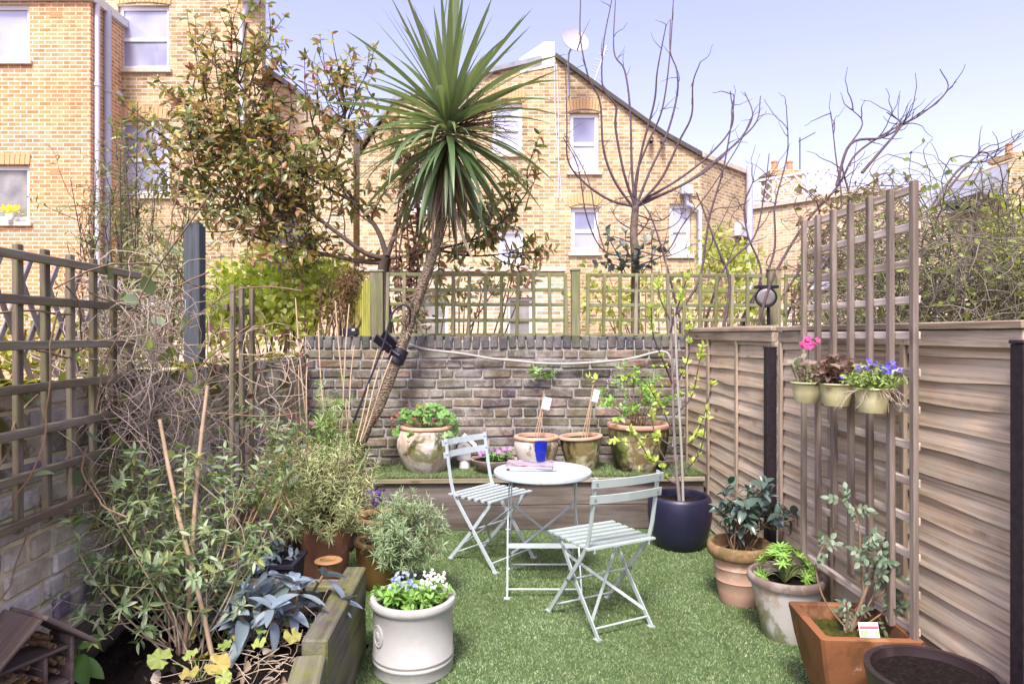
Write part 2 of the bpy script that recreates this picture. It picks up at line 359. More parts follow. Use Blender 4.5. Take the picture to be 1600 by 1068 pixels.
# ---------------------------------------------------------------- brick walls
rg = random.Random(11)
def bmesh_variants(bl, bd, bh, n, seed, jit=.004):
    r = random.Random(seed); out = []
    for i in range(n): out.append(fixn(mesh(*cbox(bl, bd, bh, .009, jit, r))))
    return out
mortar = NT('old_lime_mortar', .95, .1); _v = mortar.coord(rnd=False); _n = mortar.noise(_v, 9, 6, .7); _f = mortar.noise(_v, 70, 4, .7)
mortar.bump(mortar.math('ADD', _n, _f), .8, .012)
mortar = mortar.col(mortar.mix(mortar.ramp(_f, [(.4, 0.0), (.7, .6)]), mortar.ramp(_n, [(.3, c(120, 116, 110)), (.5, c(172, 168, 160)), (.7, c(196, 192, 184))]), c(84, 80, 74)))
def brick_wall(root, O, U, N, length, z0, courses, bl, bh, bd, mat, rgw, skip=None, mesh_n=10, gap=.013, name='brick'):
    O, U, N = Vector(O), Vector(U), Vector(N); ms = bmesh_variants(bl-gap, bd, bh-gap, mesh_n, rgw.randint(0, 999)); hs = bmesh_variants(bl/2-gap, bd, bh-gap, mesh_n, rgw.randint(0, 999))
    for m in ms+hs: m.materials.append(mat)
    Rm = Matrix((U, U.cross(Vector((0, 0, 1)))*1.0, (0, 0, 1))).transposed().to_4x4()
    for k in range(courses):
        x = -rgw.random()*bl*.5 if k % 2 else -bl*.5*rgw.random()-bl*.25; z = z0+(k+.5)*bh
        while x < length:
            hd = rgw.random() < .24; L = bl/2 if hd else bl
            if x+L > 0 and x < length and not (skip and skip(x+L/2, z)):
                o = rgw.uniform(-.006, .007); p = O+U*(x+L/2)+N*(-bd/2+o)+Vector((0, 0, z+rgw.uniform(-.003, .003)))
                obj(name, rgw.choice(hs if hd else ms), None, root, Matrix.Translation(p) @ Rm @ Matrix.Rotation(rgw.uniform(-.012, .012), 4, 'Y') @ Matrix.Rotation(rgw.uniform(-.02, .02), 4, 'Z'))
            x += L
bb = brickmat('weathered_stock_brick', [c(102, 94, 86), c(122, 112, 98), c(96, 88, 88), c(140, 124, 102), c(84, 80, 78), c(112, 100, 92), c(128, 120, 108), c(146, 114, 94), c(106, 100, 98), c(82, 72, 84), c(126, 114, 96), c(74, 70, 72)], c(46, 44, 42), .5, c(182, 178, 168), .45, c(92, 96, 50), .45, 2.6)
bw = thing('brick_wall', 'old weathered grey brown brick wall across the back of the garden', 'wall', (0, 5.98, 0))
O = Vector((-1.76, backy(-1.76), 0)); N_ = Vector((K, -1, 0)).normalized()
brick_wall(bw, O, RGT, N_, 3.33, .05, 16, .247, .0838, .10, bb, random.Random(5))
v, f = cbox(3.36, .20, 1.47, .01); obj('mortar', fixn(mesh(v, f)), mortar, bw, Matrix.Translation(O+RGT*1.67-N_*.112+Vector((0, 0, .735))) @ frame(RGT).to_4x4())
es = bmesh_variants(.070, .22, .112, 8, 77, .005)
cop = brickmat('coping_brick', [c(92, 92, 94), c(112, 108, 106), c(80, 82, 84), c(122, 116, 110), c(98, 92, 90)], c(44, 44, 42), .4, c(150, 148, 142), .3, c(84, 96, 44), .5, 4)
for m in es: m.materials.append(cop)
x = 0; Rb = frame(RGT).to_4x4()
while x < 3.34:
    obj('coping_brick', rg.choice(es), None, bw, Matrix.Translation(O+RGT*(x+.04)-N_*.105+Vector((0, 0, 1.452+rg.uniform(-.006, .006)))) @ Rb @ Matrix.Rotation(rg.uniform(-.05, .05), 4, 'Y')); x += .0785
# left wall
bl_ = brickmat('limewashed_stock_brick', [c(226, 220, 210), c(206, 194, 194), c(220, 210, 188), c(140, 128, 150), c(230, 226, 216), c(204, 190, 168), c(110, 102, 118), c(222, 214, 208), c(212, 198, 172)], c(96, 88, 78), .3, c(228, 224, 212), .75, c(92, 84, 36), .95, 3.2, (.62, 1.15))  # moss and algae up the wall, shadow behind the trellis deepening their colour
lw = thing('side_wall', 'low mossy brick wall with old whitewash along the left side', 'wall', (-1.7, 3.4, 0))
OL = Vector((lx(1.25), 1.25, 0)); NL = Vector((1, K, 0)).normalized()
brick_wall(lw, OL, FWD, NL, 4.6, .16, 14, .25, .085, .10, bl_, random.Random(9))
v, f = cbox(4.62, .20, 1.35, .01); obj('mortar', fixn(mesh(v, f)), plain('yellow_lime_mortar', c(206, 194, 160), .95, .1, var=.25, scale=12, bump=.6), lw, Matrix.Translation(OL+FWD*2.3-NL*.112+Vector((0, 0, .675))) @ frame(FWD).to_4x4())
mossm = leafmat('moss', [c(96, 98, 30), c(124, 120, 40), c(80, 84, 34), c(140, 130, 60)], .9, .1, .1)
P = []
for i in range(2600):
    y = 1.3+rs.rand()*4.5; P.append((lx(y)-.21*rs.rand()+.005, y, 1.345+.012*math.sin(y*9)+.008*rs.rand()))
P = np.array(P); a = rs.rand(len(P))*6.28; V = []
for i in range(len(P)):
    r_ = .012+.014*rs.rand(); q = [P[i]+np.array([math.cos(a[i]+k*1.57)*r_, math.sin(a[i]+k*1.57)*r_, .012*rs.rand()-.004]) for k in range(4)]; V += q
obj('moss', npmesh(np.array(V)-np.array((-1.7, 3.4, 0)), np.arange(len(V)).reshape(-1, 4), 4), mossm, lw, Matrix.Translation((-1.7, 3.4, 0)), kind='stuff')
# ---------------------------------------------------------------- right fence
fence_m = wood('larch_lap_board', [c(220, 198, 168), c(198, 178, 152), c(228, 210, 184)], .85, 170, .8, c(182, 174, 158), .5, .2, .35)
batten_m = wood('fence_batten', [c(182, 166, 144), c(168, 152, 132), c(192, 178, 156)], .85, 60)
rgf = random.Random(21)
def lap_board(L, h, r):
    n = 18; v = []; f = []; ph = [r.uniform(0, 6.3) for _ in range(4)]; am = r.uniform(.003, .008)
    for i in range(n+1):
        x = -L/2+L*i/n; wv = am*(math.sin(x*4.1+ph[0])+.6*math.sin(x*9.3+ph[1])); cu = .003*math.sin(x*5+ph[2])
        v += [(x, .002+cu, -h/2+wv), (x, .013+cu, -h/2+wv), (x, .008+cu*.5, h/2), (x, -.001, h/2)]
    for i in range(n):
        for j in range(4): f.append([i*4+j, i*4+(j+1) % 4, i*4+4+(j+1) % 4, i*4+4+j])
    f += [[0, 1, 2, 3], [n*4+3, n*4+2, n*4+1, n*4]]
    return fixn(mesh(v, f))
def fence_panel(y0, y1, bat, label):
    ym = (y0+y1)/2; t = thing('lap_fence', label, 'fence', (fx(ym), ym, 0), 'overlapping board fence panels down the right side')
    p = lambda y, off, z: Vector((fx(y)+off, y, z))
    Rm = frame(FWD).to_4x4(); L = y1-y0-.01; z = .02
    while z < 1.48:
        h = rgf.uniform(.088, .102); o = .006*(rgf.random()-.5)
        obj('board', lap_board(L, h+.03, rgf), fence_m, t, Matrix.Translation(p(ym, .03+o*.3, z+h/2+.015)) @ Rm @ Matrix.Rotation(R(5.5), 4, 'X')); z += h
    for y in bat: plank('batten', p(y, .004, .0), p(y, .004, 1.50), .035, .018, batten_m, t, FWD)
    plank('rail', p(y0+.002, .012, 1.505), p(y1-.002, .012, 1.505), .062, .034, batten_m, t)
    plank('cap', p(y0-.005, .018, 1.552), p(y1+.005, .018, 1.552), .026, .066, batten_m, t)
    return t
fence_panel(4.13, 5.92, (4.15, 4.74, 5.34, 5.90), 'far lap board fence panel meeting the back brick wall')
fence_panel(2.205, 4.05, (2.225, 2.85, 3.45, 4.03), 'near lap board fence panel behind the tall square trellis')
fence_panel(.35, 2.12, (.37, .95, 1.55, 2.10), 'lap board fence panel at the extreme right edge beyond the near dark post')
postm = plain('dark_brown_stain', c(40, 32, 36), .55, .35, var=.4, scale=40, bump=.2)
for y, zt, lb in ((4.10, 1.435, 'dark stained fence post between the two fence panels'), (2.165, 1.49, 'dark stained fence post cut by the right edge')):
    t = thing('fence_post', lb, 'post', (fx(y)-.03, y, 0), 'dark fence posts'); q = Vector((fx(y)-.03, y, 0))
    plank('shaft', q, q+Vector((0, 0, zt)), .058, .058, postm, t, FWD); plank('cap', q+Vector((0, 0, zt)), q+Vector((0, 0, zt+.012)), .064, .064, postm, t, FWD)
# ---------------------------------------------------------------- trellises
grey_wood = wood('grey_brown_timber', [c(146, 134, 122), c(130, 118, 108), c(160, 148, 134)], .85, 60, 1.6)
green_wood = wood('algae_green_timber', [c(150, 146, 118), c(130, 130, 100), c(166, 160, 134)], .9, 60, 1.6, c(112, 122, 62), .7)
old_wood = wood('old_silver_timber', [c(134, 122, 106), c(112, 102, 90), c(150, 140, 124)], .9, 60, 1.6, c(120, 124, 76), .4)
def trellis(name, label, org, U, N, vs, zs, zv, mat, w_, t_, front='v', over=.03, group=None, ends=None, jit=.002, rs_=random.Random(4), railm=None):
    """vs: offsets of uprights along U; zs: rail heights; zv: (bottom, top) of uprights"""
    org, U, N = Vector(org), Vector(U).normalized(), Vector(N).normalized(); t = thing(name, label, 'trellis', org, group)
    a, b = (t_*1.02, 0) if front == 'v' else (0, t_*1.02)
    for i, s in enumerate(vs):
        e = ends.get(i, zv) if ends else zv; j = rs_.uniform(-jit, jit)*2
        plank('upright', org+U*(s+j)+N*a+Vector((0, 0, e[0])), org+U*(s-j)+N*a+Vector((0, 0, e[1])), w_, t_, mat, t, U)
    for z in zs:
        plank('rail', org+U*(min(vs)-over)+N*b+Vector((0, 0, z+rs_.uniform(-jit, jit))), org+U*(max(vs)+over)+N*b+Vector((0, 0, z+rs_.uniform(-jit, jit))), w_, t_, railm or mat, t)
    return t
lit_rail = wood('lit_trellis_rail', [c(214, 202, 186), c(202, 190, 174), c(222, 210, 196)], .85, 60, 1.6)  # same timber as the uprights, light on the rails put into the colour
# tall one on the right fence
xt = fx(2.58)-.10
trellis('trellis', 'tall grey brown square trellis standing against the right fence', (xt, 2.58, 0), FWD, -NL, [i*.1485 for i in range(7)], [2.075-.1405*i for i in range(13)],
        (.36, 2.10), grey_wood, .031, .022, 'v', -.008, railm=lit_rail, ends={4: (.62, 2.10), 5: (.54, 2.10), 3: (.46, 2.1)})
# left wall
trellis('wall_trellis', 'weathered square trellis fixed to the left wall', (-1.451-K*1.58, 1.58, 0), FWD, NL, [i*.1358 for i in range(10)], [1.765-.138*i for i in range(7)],
        (.90, 1.80), old_wood, .029, .02, 'h', .03, ends={9: (.95, 1.5), 8: (.9, 1.76)}, jit=.004)
# batten remnant further along the left wall
trellis('batten_trellis', 'three tall bare upright battens beside the grey post', (-1.40-K*3.72, 3.72, 0), FWD, NL, [0, .15, .31], [.45, 1.05, 1.66], (.3, 1.79), old_wood, .036, .024, 'v', .04, jit=.008)
# along the top of the back wall
bt = lambda x: Vector((x, backy(x)+.10, 0)); zt = [1.512, 1.645, 1.778, 1.905, 2.04]
def pxx(px): t = (px-800)/F; return t*5.98/(1-K*t)
def back_trellis(p0, p1, label, n):
    a, b = pxx(p0), pxx(p1); s = (b-a)/(n-1)
    trellis('boundary_trellis', label, bt(a), RGT, N_, [i*s for i in range(n)], zt, (1.505, 2.055), green_wood, .03, .02, 'v', .0, 'trellis panels along the back wall', jit=.003)
back_trellis(606, 884, 'algae stained low trellis panel left of the middle post on the back wall', 12)
back_trellis(918, 1192, 'algae stained low trellis panel right of the middle post on the back wall', 12)
back_trellis(1226, 1448, 'algae stained low trellis panel seen behind the tall trellis', 10)
for px, ww, zz, lb in ((589, .11, 2.06, 'square timber post at the left end of the back trellis'), (899, .075, 2.075, 'square timber post in the middle of the back trellis'), (1209, .10, 2.085, 'square timber post holding the round black lamp')):
    q = bt(pxx(px)); t = thing('trellis_post', lb, 'post', q, 'posts of the back trellis')
    plank('shaft', q+Vector((0, 0, .0 if px > 1100 else 1.50)), q+Vector((0, 0, zz)), ww, .075, green_wood, t, RGT); plank('cap', q+Vector((0, 0, zz)), q+Vector((0, 0, zz+.018)), ww+.012, .088, green_wood, t, RGT)
# grey post behind the left wall
slate_wood = wood('grey_painted_post', [c(84, 90, 94), c(78, 84, 88), c(90, 96, 98)], .8, 50)
q = Vector((-1.812, 3.9, 0)); t = thing('grey_post', 'grey green square post rising behind the left wall', 'post', q)
plank('shaft', q, q+Vector((0, 0, 2.14)), .088, .088, slate_wood, t, FWD, b=.003); plank('cap', q+Vector((0, 0, 2.14)), q+Vector((0, 0, 2.155)), .07, .07, slate_wood, t, FWD)
# expanding diamond lattice behind the left trellis
sil = wood('silver_lath', [c(168, 166, 170), c(150, 146, 150), c(140, 126, 112)], .9, 60)
q = Vector((lx(2.5)-.2, 2.5, 1.3)); t = thing('diamond_lattice', 'leaning diamond lattice of silvery laths behind the left trellis', 'trellis', q)
for i in range(6):
    y = 2.28+i*.155
    for sgn, off in ((1, 0), (-1, .012)):
        a = Vector((lx(y)-.19+off, y-.19*sgn, 1.2)); b = Vector((lx(y)-.19+off, y+.13*sgn, 1.82-.012*i)); plank('lath', a, b, .026, .008, sil, t, FWD)
# ---------------------------------------------------------------- timber shelf with turf
shelf_wood = wood('old_scaffold_board', [c(116, 108, 102), c(102, 94, 90), c(128, 120, 114)], .9, 40, 1.2, c(96, 96, 70), .3, .5)
cap_wood = wood('pale_weathered_plank', [c(176, 166, 148), c(168, 158, 140), c(182, 172, 156)], .9, 50, 1.2, c(120, 126, 70), .5)
sh = thing('timber_shelf', 'low timber planter shelf topped with artificial grass under the back wall', 'shelf', (.2, 5.5, 0))
xl, xr = -1.14, fx(5.4)-.02
pl = lambda x, dy, z: Vector((x, shelfy(x)+dy, z))
plank('board', pl(xl+.03, .03, .095), pl(xr, .03, .095), .186, .04, shelf_wood, sh); plank('board', pl(xl+.03, .032, .285), pl(xr, .032, .285), .186, .04, shelf_wood, sh)
plank('front_edge', pl(xl, .06, .388), pl(xr, .06, .388), .034, .16, cap_wood, sh)
plank('end_board', pl(xl+.02, .06, .19), Vector((xl+.02, backy(xl)-.01, .19)), .37, .035, shelf_wood, sh)
M0 = Matrix.Translation((.2, 5.5, 0)).inverted()
q = [pl(xl, .0, .407), pl(xr, .0, .407), Vector((xr, backy(xr)-.012, .407)), Vector((xl, backy(xl)-.012, .407))]
q2 = [p+Vector((0, 0, -.03)) for p in [pl(xl, .141, .437), pl(xr, .141, .437)]]
tv = [M0 @ p for p in q]+[M0 @ (p-Vector((0, 0, .006))) for p in q]
obj('turf', fixn(mesh(tv, [[0, 1, 2, 3], [4, 5, 6, 7], [0, 1, 5, 4], [1, 2, 6, 5], [2, 3, 7, 6], [3, 0, 4, 7]])), turfbase, sh, WM[sh.name])
n3 = 42000; xx = xl+rs.rand(n3)*(xr-xl); dd = rs.rand(n3)**1.6*.57-.003
P = np.stack([xx-.2, shelfy(xx)+dd-5.5, 0*xx+.407], 1); o = blades('turf_pile', P, .018, .005, None, .8); o.parent = sh
# ---------------------------------------------------------------- raised bed
slp = wood('old_sleeper', [c(134, 128, 116), c(116, 112, 104), c(144, 138, 126)], .9, 50, 1.1, c(112, 120, 48), .6, .9, .7)
rb = thing('raised_bed', 'raised planting bed edged with mossy timber sleepers on the left', 'planter', (-1.1, 2.4, 0))
A0, A1 = Vector((-.714, 2.465, 0)), Vector((-.742, 3.25, 0)); zz = Vector((0, 0, 1))
plank('sleeper', A0+zz*.315, A1+zz*.315, .20, .098, slp, rb, b=.007, jit=.003); plank('sleeper', A0+zz*.106, A1+zz*.106, .208, .092, slp, rb, b=.007, jit=.003)
B1, B0 = Vector((-.722, 2.452, 0)), Vector((-.55, 1.45, 0))
plank('sleeper', B0+zz*.286, B1+zz*.286, .17, .105, slp, rb, b=.007, jit=.003); plank('sleeper', B0+zz*.102, B1+zz*.102, .20, .10, slp, rb, b=.007, jit=.003)
E0, E1 = Vector((-.80, 3.20, 0)), Vector((lx(3.3)+.01, 3.24, 0))
plank('sleeper', E0+zz*.26, E1+zz*.26, .20, .09, slp, rb, b=.007, jit=.003); plank('sleeper', E0+zz*.08, E1+zz*.08, .155, .09, slp, rb, b=.006)
plank('ledger_board', Vector((lx(1.3)+.02, 1.3, .36)), Vector((lx(3.2)+.02, 3.2, .36)), .16, .03, shelf_wood, rb)
n = 46; V = []; 
for j in range(n+1):
    y = 1.45+(3.17-1.45)*j/n; x1 = (-.765 if y > 2.46 else -.76+(2.46-y)*.235); x0 = lx(y)+.005
    for i in range(n+1):
        x = x0+(x1-x0)*i/n; V.append((x+1.1, y-2.4, .305+.02*math.sin(x*9+y*5)+.014*rs.randn()*.8))
Q = [[j*(n+1)+i, j*(n+1)+i+1, (j+1)*(n+1)+i+1, (j+1)*(n+1)+i] for j in range(n) for i in range(n)]
obj('soil', mesh(V, Q, True), soilm, rb, WM[rb.name])
# soil strip in the back left corner
V = []
for j in range(21):
    for i in range(21):
        y = 4.75+1.08*j/20; x = lx(y)+.01+(-1.12-(lx(y)+.01))*i/20; V.append((x, y, .03+.012*rs.randn()+.06*math.sin(3.14*i/20)*math.sin(3.14*j/20)))
obj('border_soil', mesh(V, [[j*21+i, j*21+i+1, j*21+22+i, j*21+21+i] for j in range(20) for i in range(20)], True), soilm, kind='structure')
# ================================================================ houses
def fp(px, py, d): return ((px-800)/F*d, CH-(py-HZ)/F*d)
glass = NT('window_glass', .06, .9); glass = glass.col(glass.ramp(glass.noise(glass.coord(), .9, 2), [(.3, c(120, 124, 150)), (.6, c(176, 178, 200)), (.75, c(196, 198, 214))]))  # pale lavender sky reflection put into the pane colour
dglass = NT('dark_window_glass', .08, .7); dglass = dglass.col(dglass.ramp(dglass.noise(dglass.coord(), 3, 3), [(.3, c(104, 104, 104)), (.7, c(150, 148, 142))]))
upvc = plain('white_window_paint', c(214, 214, 216), .4, .4, var=.03)
pipe_m = plain('grey_pipe_paint', c(176, 178, 196), .5, .4, var=.06); pipe_w = plain('white_pipe_paint', c(196, 196, 204), .5, .4, var=.05)
stone = plain('sill_stone', c(196, 186, 170), .9, .2, var=.15); slate = plain('roof_slate', c(140, 142, 152), .75, .3, var=.2, scale=5, bump=.4)
lead = plain('dark_flashing', c(74, 70, 66), .7, .3, var=.2)
def lobj(name, v, f, mat, parent, M, **k): return obj(name, fixn(mesh(v, f)), mat, parent, M, **k)
def lbox(name, lo, hi, mat, parent, M, b=.004, **k):
    lo, hi = Vector(lo), Vector(hi); d = hi-lo; return obj(name, fixn(mesh(*cbox(d.x, d.y, d.z, b))), mat, parent, M @ Matrix.Translation((lo+hi)/2), **k)
def facade(root, M, top, wins, mat, depth, body=True, z0=-.02, skew=0):
    """front sheet in local x,z with real openings; top = roofline points left to right"""
    def tz(x):
        for (xa, za), (xb, zb) in zip(top, top[1:]):
            if xa <= x <= xb: return za+(zb-za)*(x-xa)/(xb-xa) if xb > xa else zb
        return top[-1][1]
    xs = sorted({round(p[0], 4) for p in top}|{round(a, 4) for w_ in wins for a in w_[:2]}); V = []; Fc = []
    def q(*p): i = len(V); V.extend(p); Fc.append(list(range(i, i+len(p))))
    for xa, xb in zip(xs, xs[1:]):
        xm = (xa+xb)/2; z = z0
        for w_ in sorted([w_ for w_ in wins if w_[0] < xm < w_[1]], key=lambda u: u[2]):
            if w_[2] > z+.001: q((xa, 0, z), (xb, 0, z), (xb, 0, w_[2]), (xa, 0, w_[2]))
            z = w_[3]
        q((xa, 0, z), (xb, 0, z), (xb, 0, tz(xb)), (xa, 0, tz(xa)))
    D = .14
    for x0, x1, a, b in [w_[:4] for w_ in wins]:
        q((x0, 0, a), (x0, D, a), (x0, D, b), (x0, 0, b)); q((x1, 0, a), (x1, 0, b), (x1, D, b), (x1, D, a)); q((x0, 0, b), (x0, D, b), (x1, D, b), (x1, 0, b)); q((x0, 0, a), (x1, 0, a), (x1, D, a), (x0, D, a))
    obj('wall', mesh(V, Fc), mat, root, M)
    if body:
        pts = [(top[0][0]+.002, z0)]+[(x+(.002 if i == 0 else -.002 if i == len(top)-1 else 0), z-.012) for i, (x, z) in enumerate(top)]+[(top[-1][0]-.002, z0)]
        n = len(pts); v = [(x, .2, z) for x, z in pts]+[(x+skew*(depth-.2), depth, z) for x, z in pts]
        lobj('side_wall', v, [list(range(n)), list(range(2*n-1, n-1, -1))]+[[i, (i+1) % n, (i+1) % n+n, i+n] for i in range(n)], mat, root, M)
        # ends between front sheet and body
        v = []; f = []
        for x, zz_ in (top[0], top[-1]):
            i = len(v); v += [(x, 0, z0), (x, .21, z0), (x, .21, zz_), (x, 0, zz_)]; f.append([i, i+1, i+2, i+3])
        for (xa, za), (xb, zb) in zip(top, top[1:]):
            i = len(v); v += [(xa, 0, za), (xb, 0, zb), (xb, .21, zb), (xa, .21, za)]; f.append([i, i+1, i+2, i+3])
        lobj('return_wall', v, f, mat, root, M)
def window(root, M, x0, x1, z0, z1, gl=None, rail=.5, fr=.06, sill=True, arch=None, blind=None):
    gl = gl or glass; wd = x1-x0; mx = M @ Matrix.Translation((x0, .07, z0)); h = z1-z0
    v = []; f = []
    def bb(a, b, e, g, y0, y1):
        i = len(v); v.extend([(a, y0, e), (b, y0, e), (b, y0, g), (a, y0, g), (a, y1, e), (b, y1, e), (b, y1, g), (a, y1, g)])
        f.extend([[i, i+1, i+2, i+3], [i+4, i+7, i+6, i+5], [i, i+4, i+5, i+1], [i+1, i+5, i+6, i+2], [i+2, i+6, i+7, i+3], [i+3, i+7, i+4, i]])
    e = .004
    bb(e, fr, e, h-e, 0, .05); bb(wd-fr, wd-e, e, h-e, 0, .05); bb(fr, wd-fr, e, fr*1.2, .002, .052); bb(fr, wd-fr, h-fr, h-e, .002, .052)
    w_ = obj('window', fixn(mesh(v, f)), upvc, root, mx)
    zr = h*rail
    def pane(a, b, y): 
        lobj('pane', [(fr-.01, y, a), (wd-fr+.01, y, a), (wd-fr+.01, y, b), (fr-.01, y, b), (fr-.01, y+.008, a), (wd-fr+.01, y+.008, a), (wd-fr+.01, y+.008, b), (fr-.01, y+.008, b)], [[0, 1, 2, 3], [7, 6, 5, 4], [0, 4, 5, 1], [1, 5, 6, 2], [2, 6, 7, 3], [3, 7, 4, 0]], gl, w_, mx)
    if rail:
        v.clear(); f.clear(); bb(fr, wd-fr, zr-fr*.45, zr+fr*.45, -.006, .05); obj('meeting_rail', fixn(mesh(v, f)), upvc, w_, mx); pane(fr, zr-fr*.4, .02); pane(zr+fr*.4, h-fr, .03)
    else: pane(fr, h-fr, .03)
    if sill: lbox('sill', (x0-.06, -.06, z0-.075), (x1+.06, .06, z0-.003), stone, w_, M)
    return w_
def lintel(root, M, x0, x1, z, n, mat, rise=.04, h=.22):
    """soldier bricks over an opening, slightly arched"""
    for i in range(n):
        t = (i+.5)/n; x = x0+(x1-x0)*t; a = (t-.5)*.5; dz = rise*(1-(2*t-1)**2)
        obj('arch_brick', LB, mat, root, M @ Matrix.Translation((x, -.006, z+dz+h/2)) @ Matrix.Rotation(a*.5, 4, 'Y') @ Matrix.Diagonal(((x1-x0)/n*.88, .03, h, 1)))
LB = fixn(mesh(*cbox(1, 1, 1, .05)))
def downpipe(root, pts, r, mat, name='drainpipe'):
    p = tube(name, pts, r, mat, root, 10); return p
brown = farbrick('brown_modern_brick', c(218, 164, 114), c(200, 148, 100), c(234, 218, 196), patch=.25)
stock = farbrick('london_stock_brick', c(206, 182, 138), c(160, 136, 100), c(212, 202, 182), patch=.6)
stock2 = farbrick('pale_stock_brick', c(222, 202, 162), c(196, 170, 132), c(228, 220, 206), patch=.45)
archm = plain('arch_brick_face', c(196, 164, 120), .9, .15, var=.25, scale=30)
white_r = plain('white_render', c(228, 226, 218), .9, .15, var=.05)
# --- brown modern block, far left
d = 12.5; M = Matrix.Translation((0, d, 0)); h = thing('apartment_block', 'modern light brown brick block at the far left with white windows', 'building', (-9, d, 0))
xr_, zt_ = fp(141, 2, d); xl_ = -14.5
wn1 = [(-10.2, fp(46, 0, d)[0], fp(0, 95, d)[1], fp(0, 5, d)[1]), (-10.2, fp(46, 0, d)[0], fp(0, 347, d)[1], fp(0, 257, d)[1])]
facade(h, M, [(xl_, zt_), (xr_, zt_)], wn1, brown, 1.2)
for i, w_ in enumerate(wn1): window(h, M, *w_, gl=glass if i == 0 else dglass, rail=0, fr=.09)
lintel(h, M, -10.2, wn1[1][1]+.02, wn1[1][3], 15, archm, 0, .2)
lbox('fascia', (xl_-.05, -.08, zt_), (xr_+.08, 1.2, zt_+.16), upvc, h, M); lbox('air_brick', (fp(78, 0, d)[0], -.006, fp(0, 28, d)[1]), (fp(97, 0, d)[0], .02, fp(0, 18, d)[1]), plain('terracotta_vent', c(190, 136, 92), .8), h, M); lbox('air_brick', (fp(78, 0, d)[0], -.006, fp(0, 273, d)[1]), (fp(97, 0, d)[0], .02, fp(0, 263, d)[1]), bpy.data.materials['terracotta_vent'], h, M)
for px, m_, r_, dd in ((152, pipe_w, .045, 12.62), (168, pipe_m, .065, 12.95)):
    x, _ = fp(px, 0, dd); downpipe(h, [(x, dd, .0), (x, dd, zt_+.05)], r_, m_)
    for z in (2.3, 4.2, 6.1): tube('bracket', [(x, dd, z), (x, dd, z+.06)], r_*1.25, m_, h, 10)
fv = thing('flower_vase', 'small pot of yellow flowers on the lower left windowsill', 'flowers', fp(20, 342, d)[:1]+(d-.05, fp(0, 347, d)[1]))
# --- yellow stock house, left
d = 13.5; M = Matrix.Translation((0, d, 0)); h = thing('stock_brick_house', 'tall yellow stock brick house behind the red tipped tree', 'building', (-6.5, d, 0))
xa, xb = fp(150, 0, d)[0], fp(409, 0, d)[0]; zt_ = 10.5
W3 = (fp(184, 0, d)[0], fp(264, 0, d)[0], fp(0, 108, d)[1], fp(0, 8, d)[1]); W4 = (fp(184, 0, d)[0], fp(264, 0, d)[0], fp(0, 305, d)[1], fp(0, 188, d)[1]); W4b = (W4[0], W4[1], .9, 2.5)
facade(h, M, [(xa, zt_), (xb, zt_)], [W3, W4, W4b], stock, 6, skew=-.42)
for w_ in (W3, W4, W4b): window(h, M, *w_, rail=.48, fr=.075); lintel(h, M, w_[0]-.05, w_[1]+.05, w_[3]+.004, 13, archm, .05)
x = fp(380, 0, d)[0]; downpipe(h, [(x, d-.08, 5.2), (x, d-.08, 7.7), (x+.1, d-.1, 7.9), (x+.15, d-.14, 8.1)], .05, pipe_w)
lobj('rain_hopper', [(x+.05, d-.25, 8.0), (x+.3, d-.25, 8.0), (x+.3, d-.02, 8.0), (x+.05, d-.02, 8.0), (x-.05, d-.3, 8.25), (x+.4, d-.3, 8.25), (x+.4, d-.02, 8.25), (x-.05, d-.02, 8.25)], [[0, 1, 2, 3], [4, 5, 6, 7], [0, 1, 5, 4], [1, 2, 6, 5], [2, 3, 7, 6], [3, 0, 4, 7]], pipe_w, h, Matrix())
downpipe(h, [(fp(174, 0, d)[0], d-.5, fp(0, 128, d)[1]), (fp(190, 0, d)[0], d-.04, fp(0, 152, d)[1])], .06, pipe_w, 'branch_pipe')
# --- rear wing with sloping roof between the two houses
d = 15.2; M = Matrix.Translation((0, d, 0)); h = thing('sloping_wing', 'pale brick rear wing with a sloping roof right of the stock brick house', 'building', (-4.5, d, 0))
facade(h, M, [fp(392, 98, d), fp(552, 212, d)], [(fp(430, 0, d)[0], fp(480, 0, d)[0], 2.6, 4.2)], stock2, 6); window(h, M, fp(430, 0, d)[0], fp(480, 0, d)[0], 2.6, 4.2, rail=.5)
a, b = fp(388, 92, d), fp(556, 212, d); v, f = prism([a, b, (b[0], b[1]+.12), (a[0], a[1]+.12)], -.1, 6); lobj('roof', v, f, slate, h, M)
# --- gabled house in the middle
d = 14.4; M = Matrix.Translation((0, d, 0)); h = thing('gabled_house', 'yellow brick gabled house in the middle carrying the satellite dish', 'building', (1, d, 0))
top = [fp(*p, d) for p in ((562, 232), (616, 160), (736, 122), (846, 96), (868, 92), (1038, 214), (1096, 246))]
G = [(890, 936, 176, 268), (892, 936, 324, 394), (768, 816, 160, 240), (778, 818, 358, 412), (1046, 1080, 318, 398), (640, 690, 250, 330)]
wins = [(fp(a, 0, d)[0], fp(b, 0, d)[0], fp(0, f_, d)[1], fp(0, e, d)[1]) for a, b, e, f_ in G]
facade(h, M, top, wins, stock, 8)
for i, w_ in enumerate(wins):
    window(h, M, *w_, rail=.48, fr=.085)
    if i in (0, 1, 2): lintel(h, M, w_[0]-.06, w_[1]+.06, w_[3]+.004, 11, archm, .07, .24)
for (a, b), (e, g_) in zip(top, top[1:]):
    if abs(e-a) < .4: continue
    v, f = prism([(a, b), (e, g_), (e, g_+.10), (a, b+.10)], -.09, 8); lobj('roof', v, f, lead if e > 1.2 else slate, h, M)
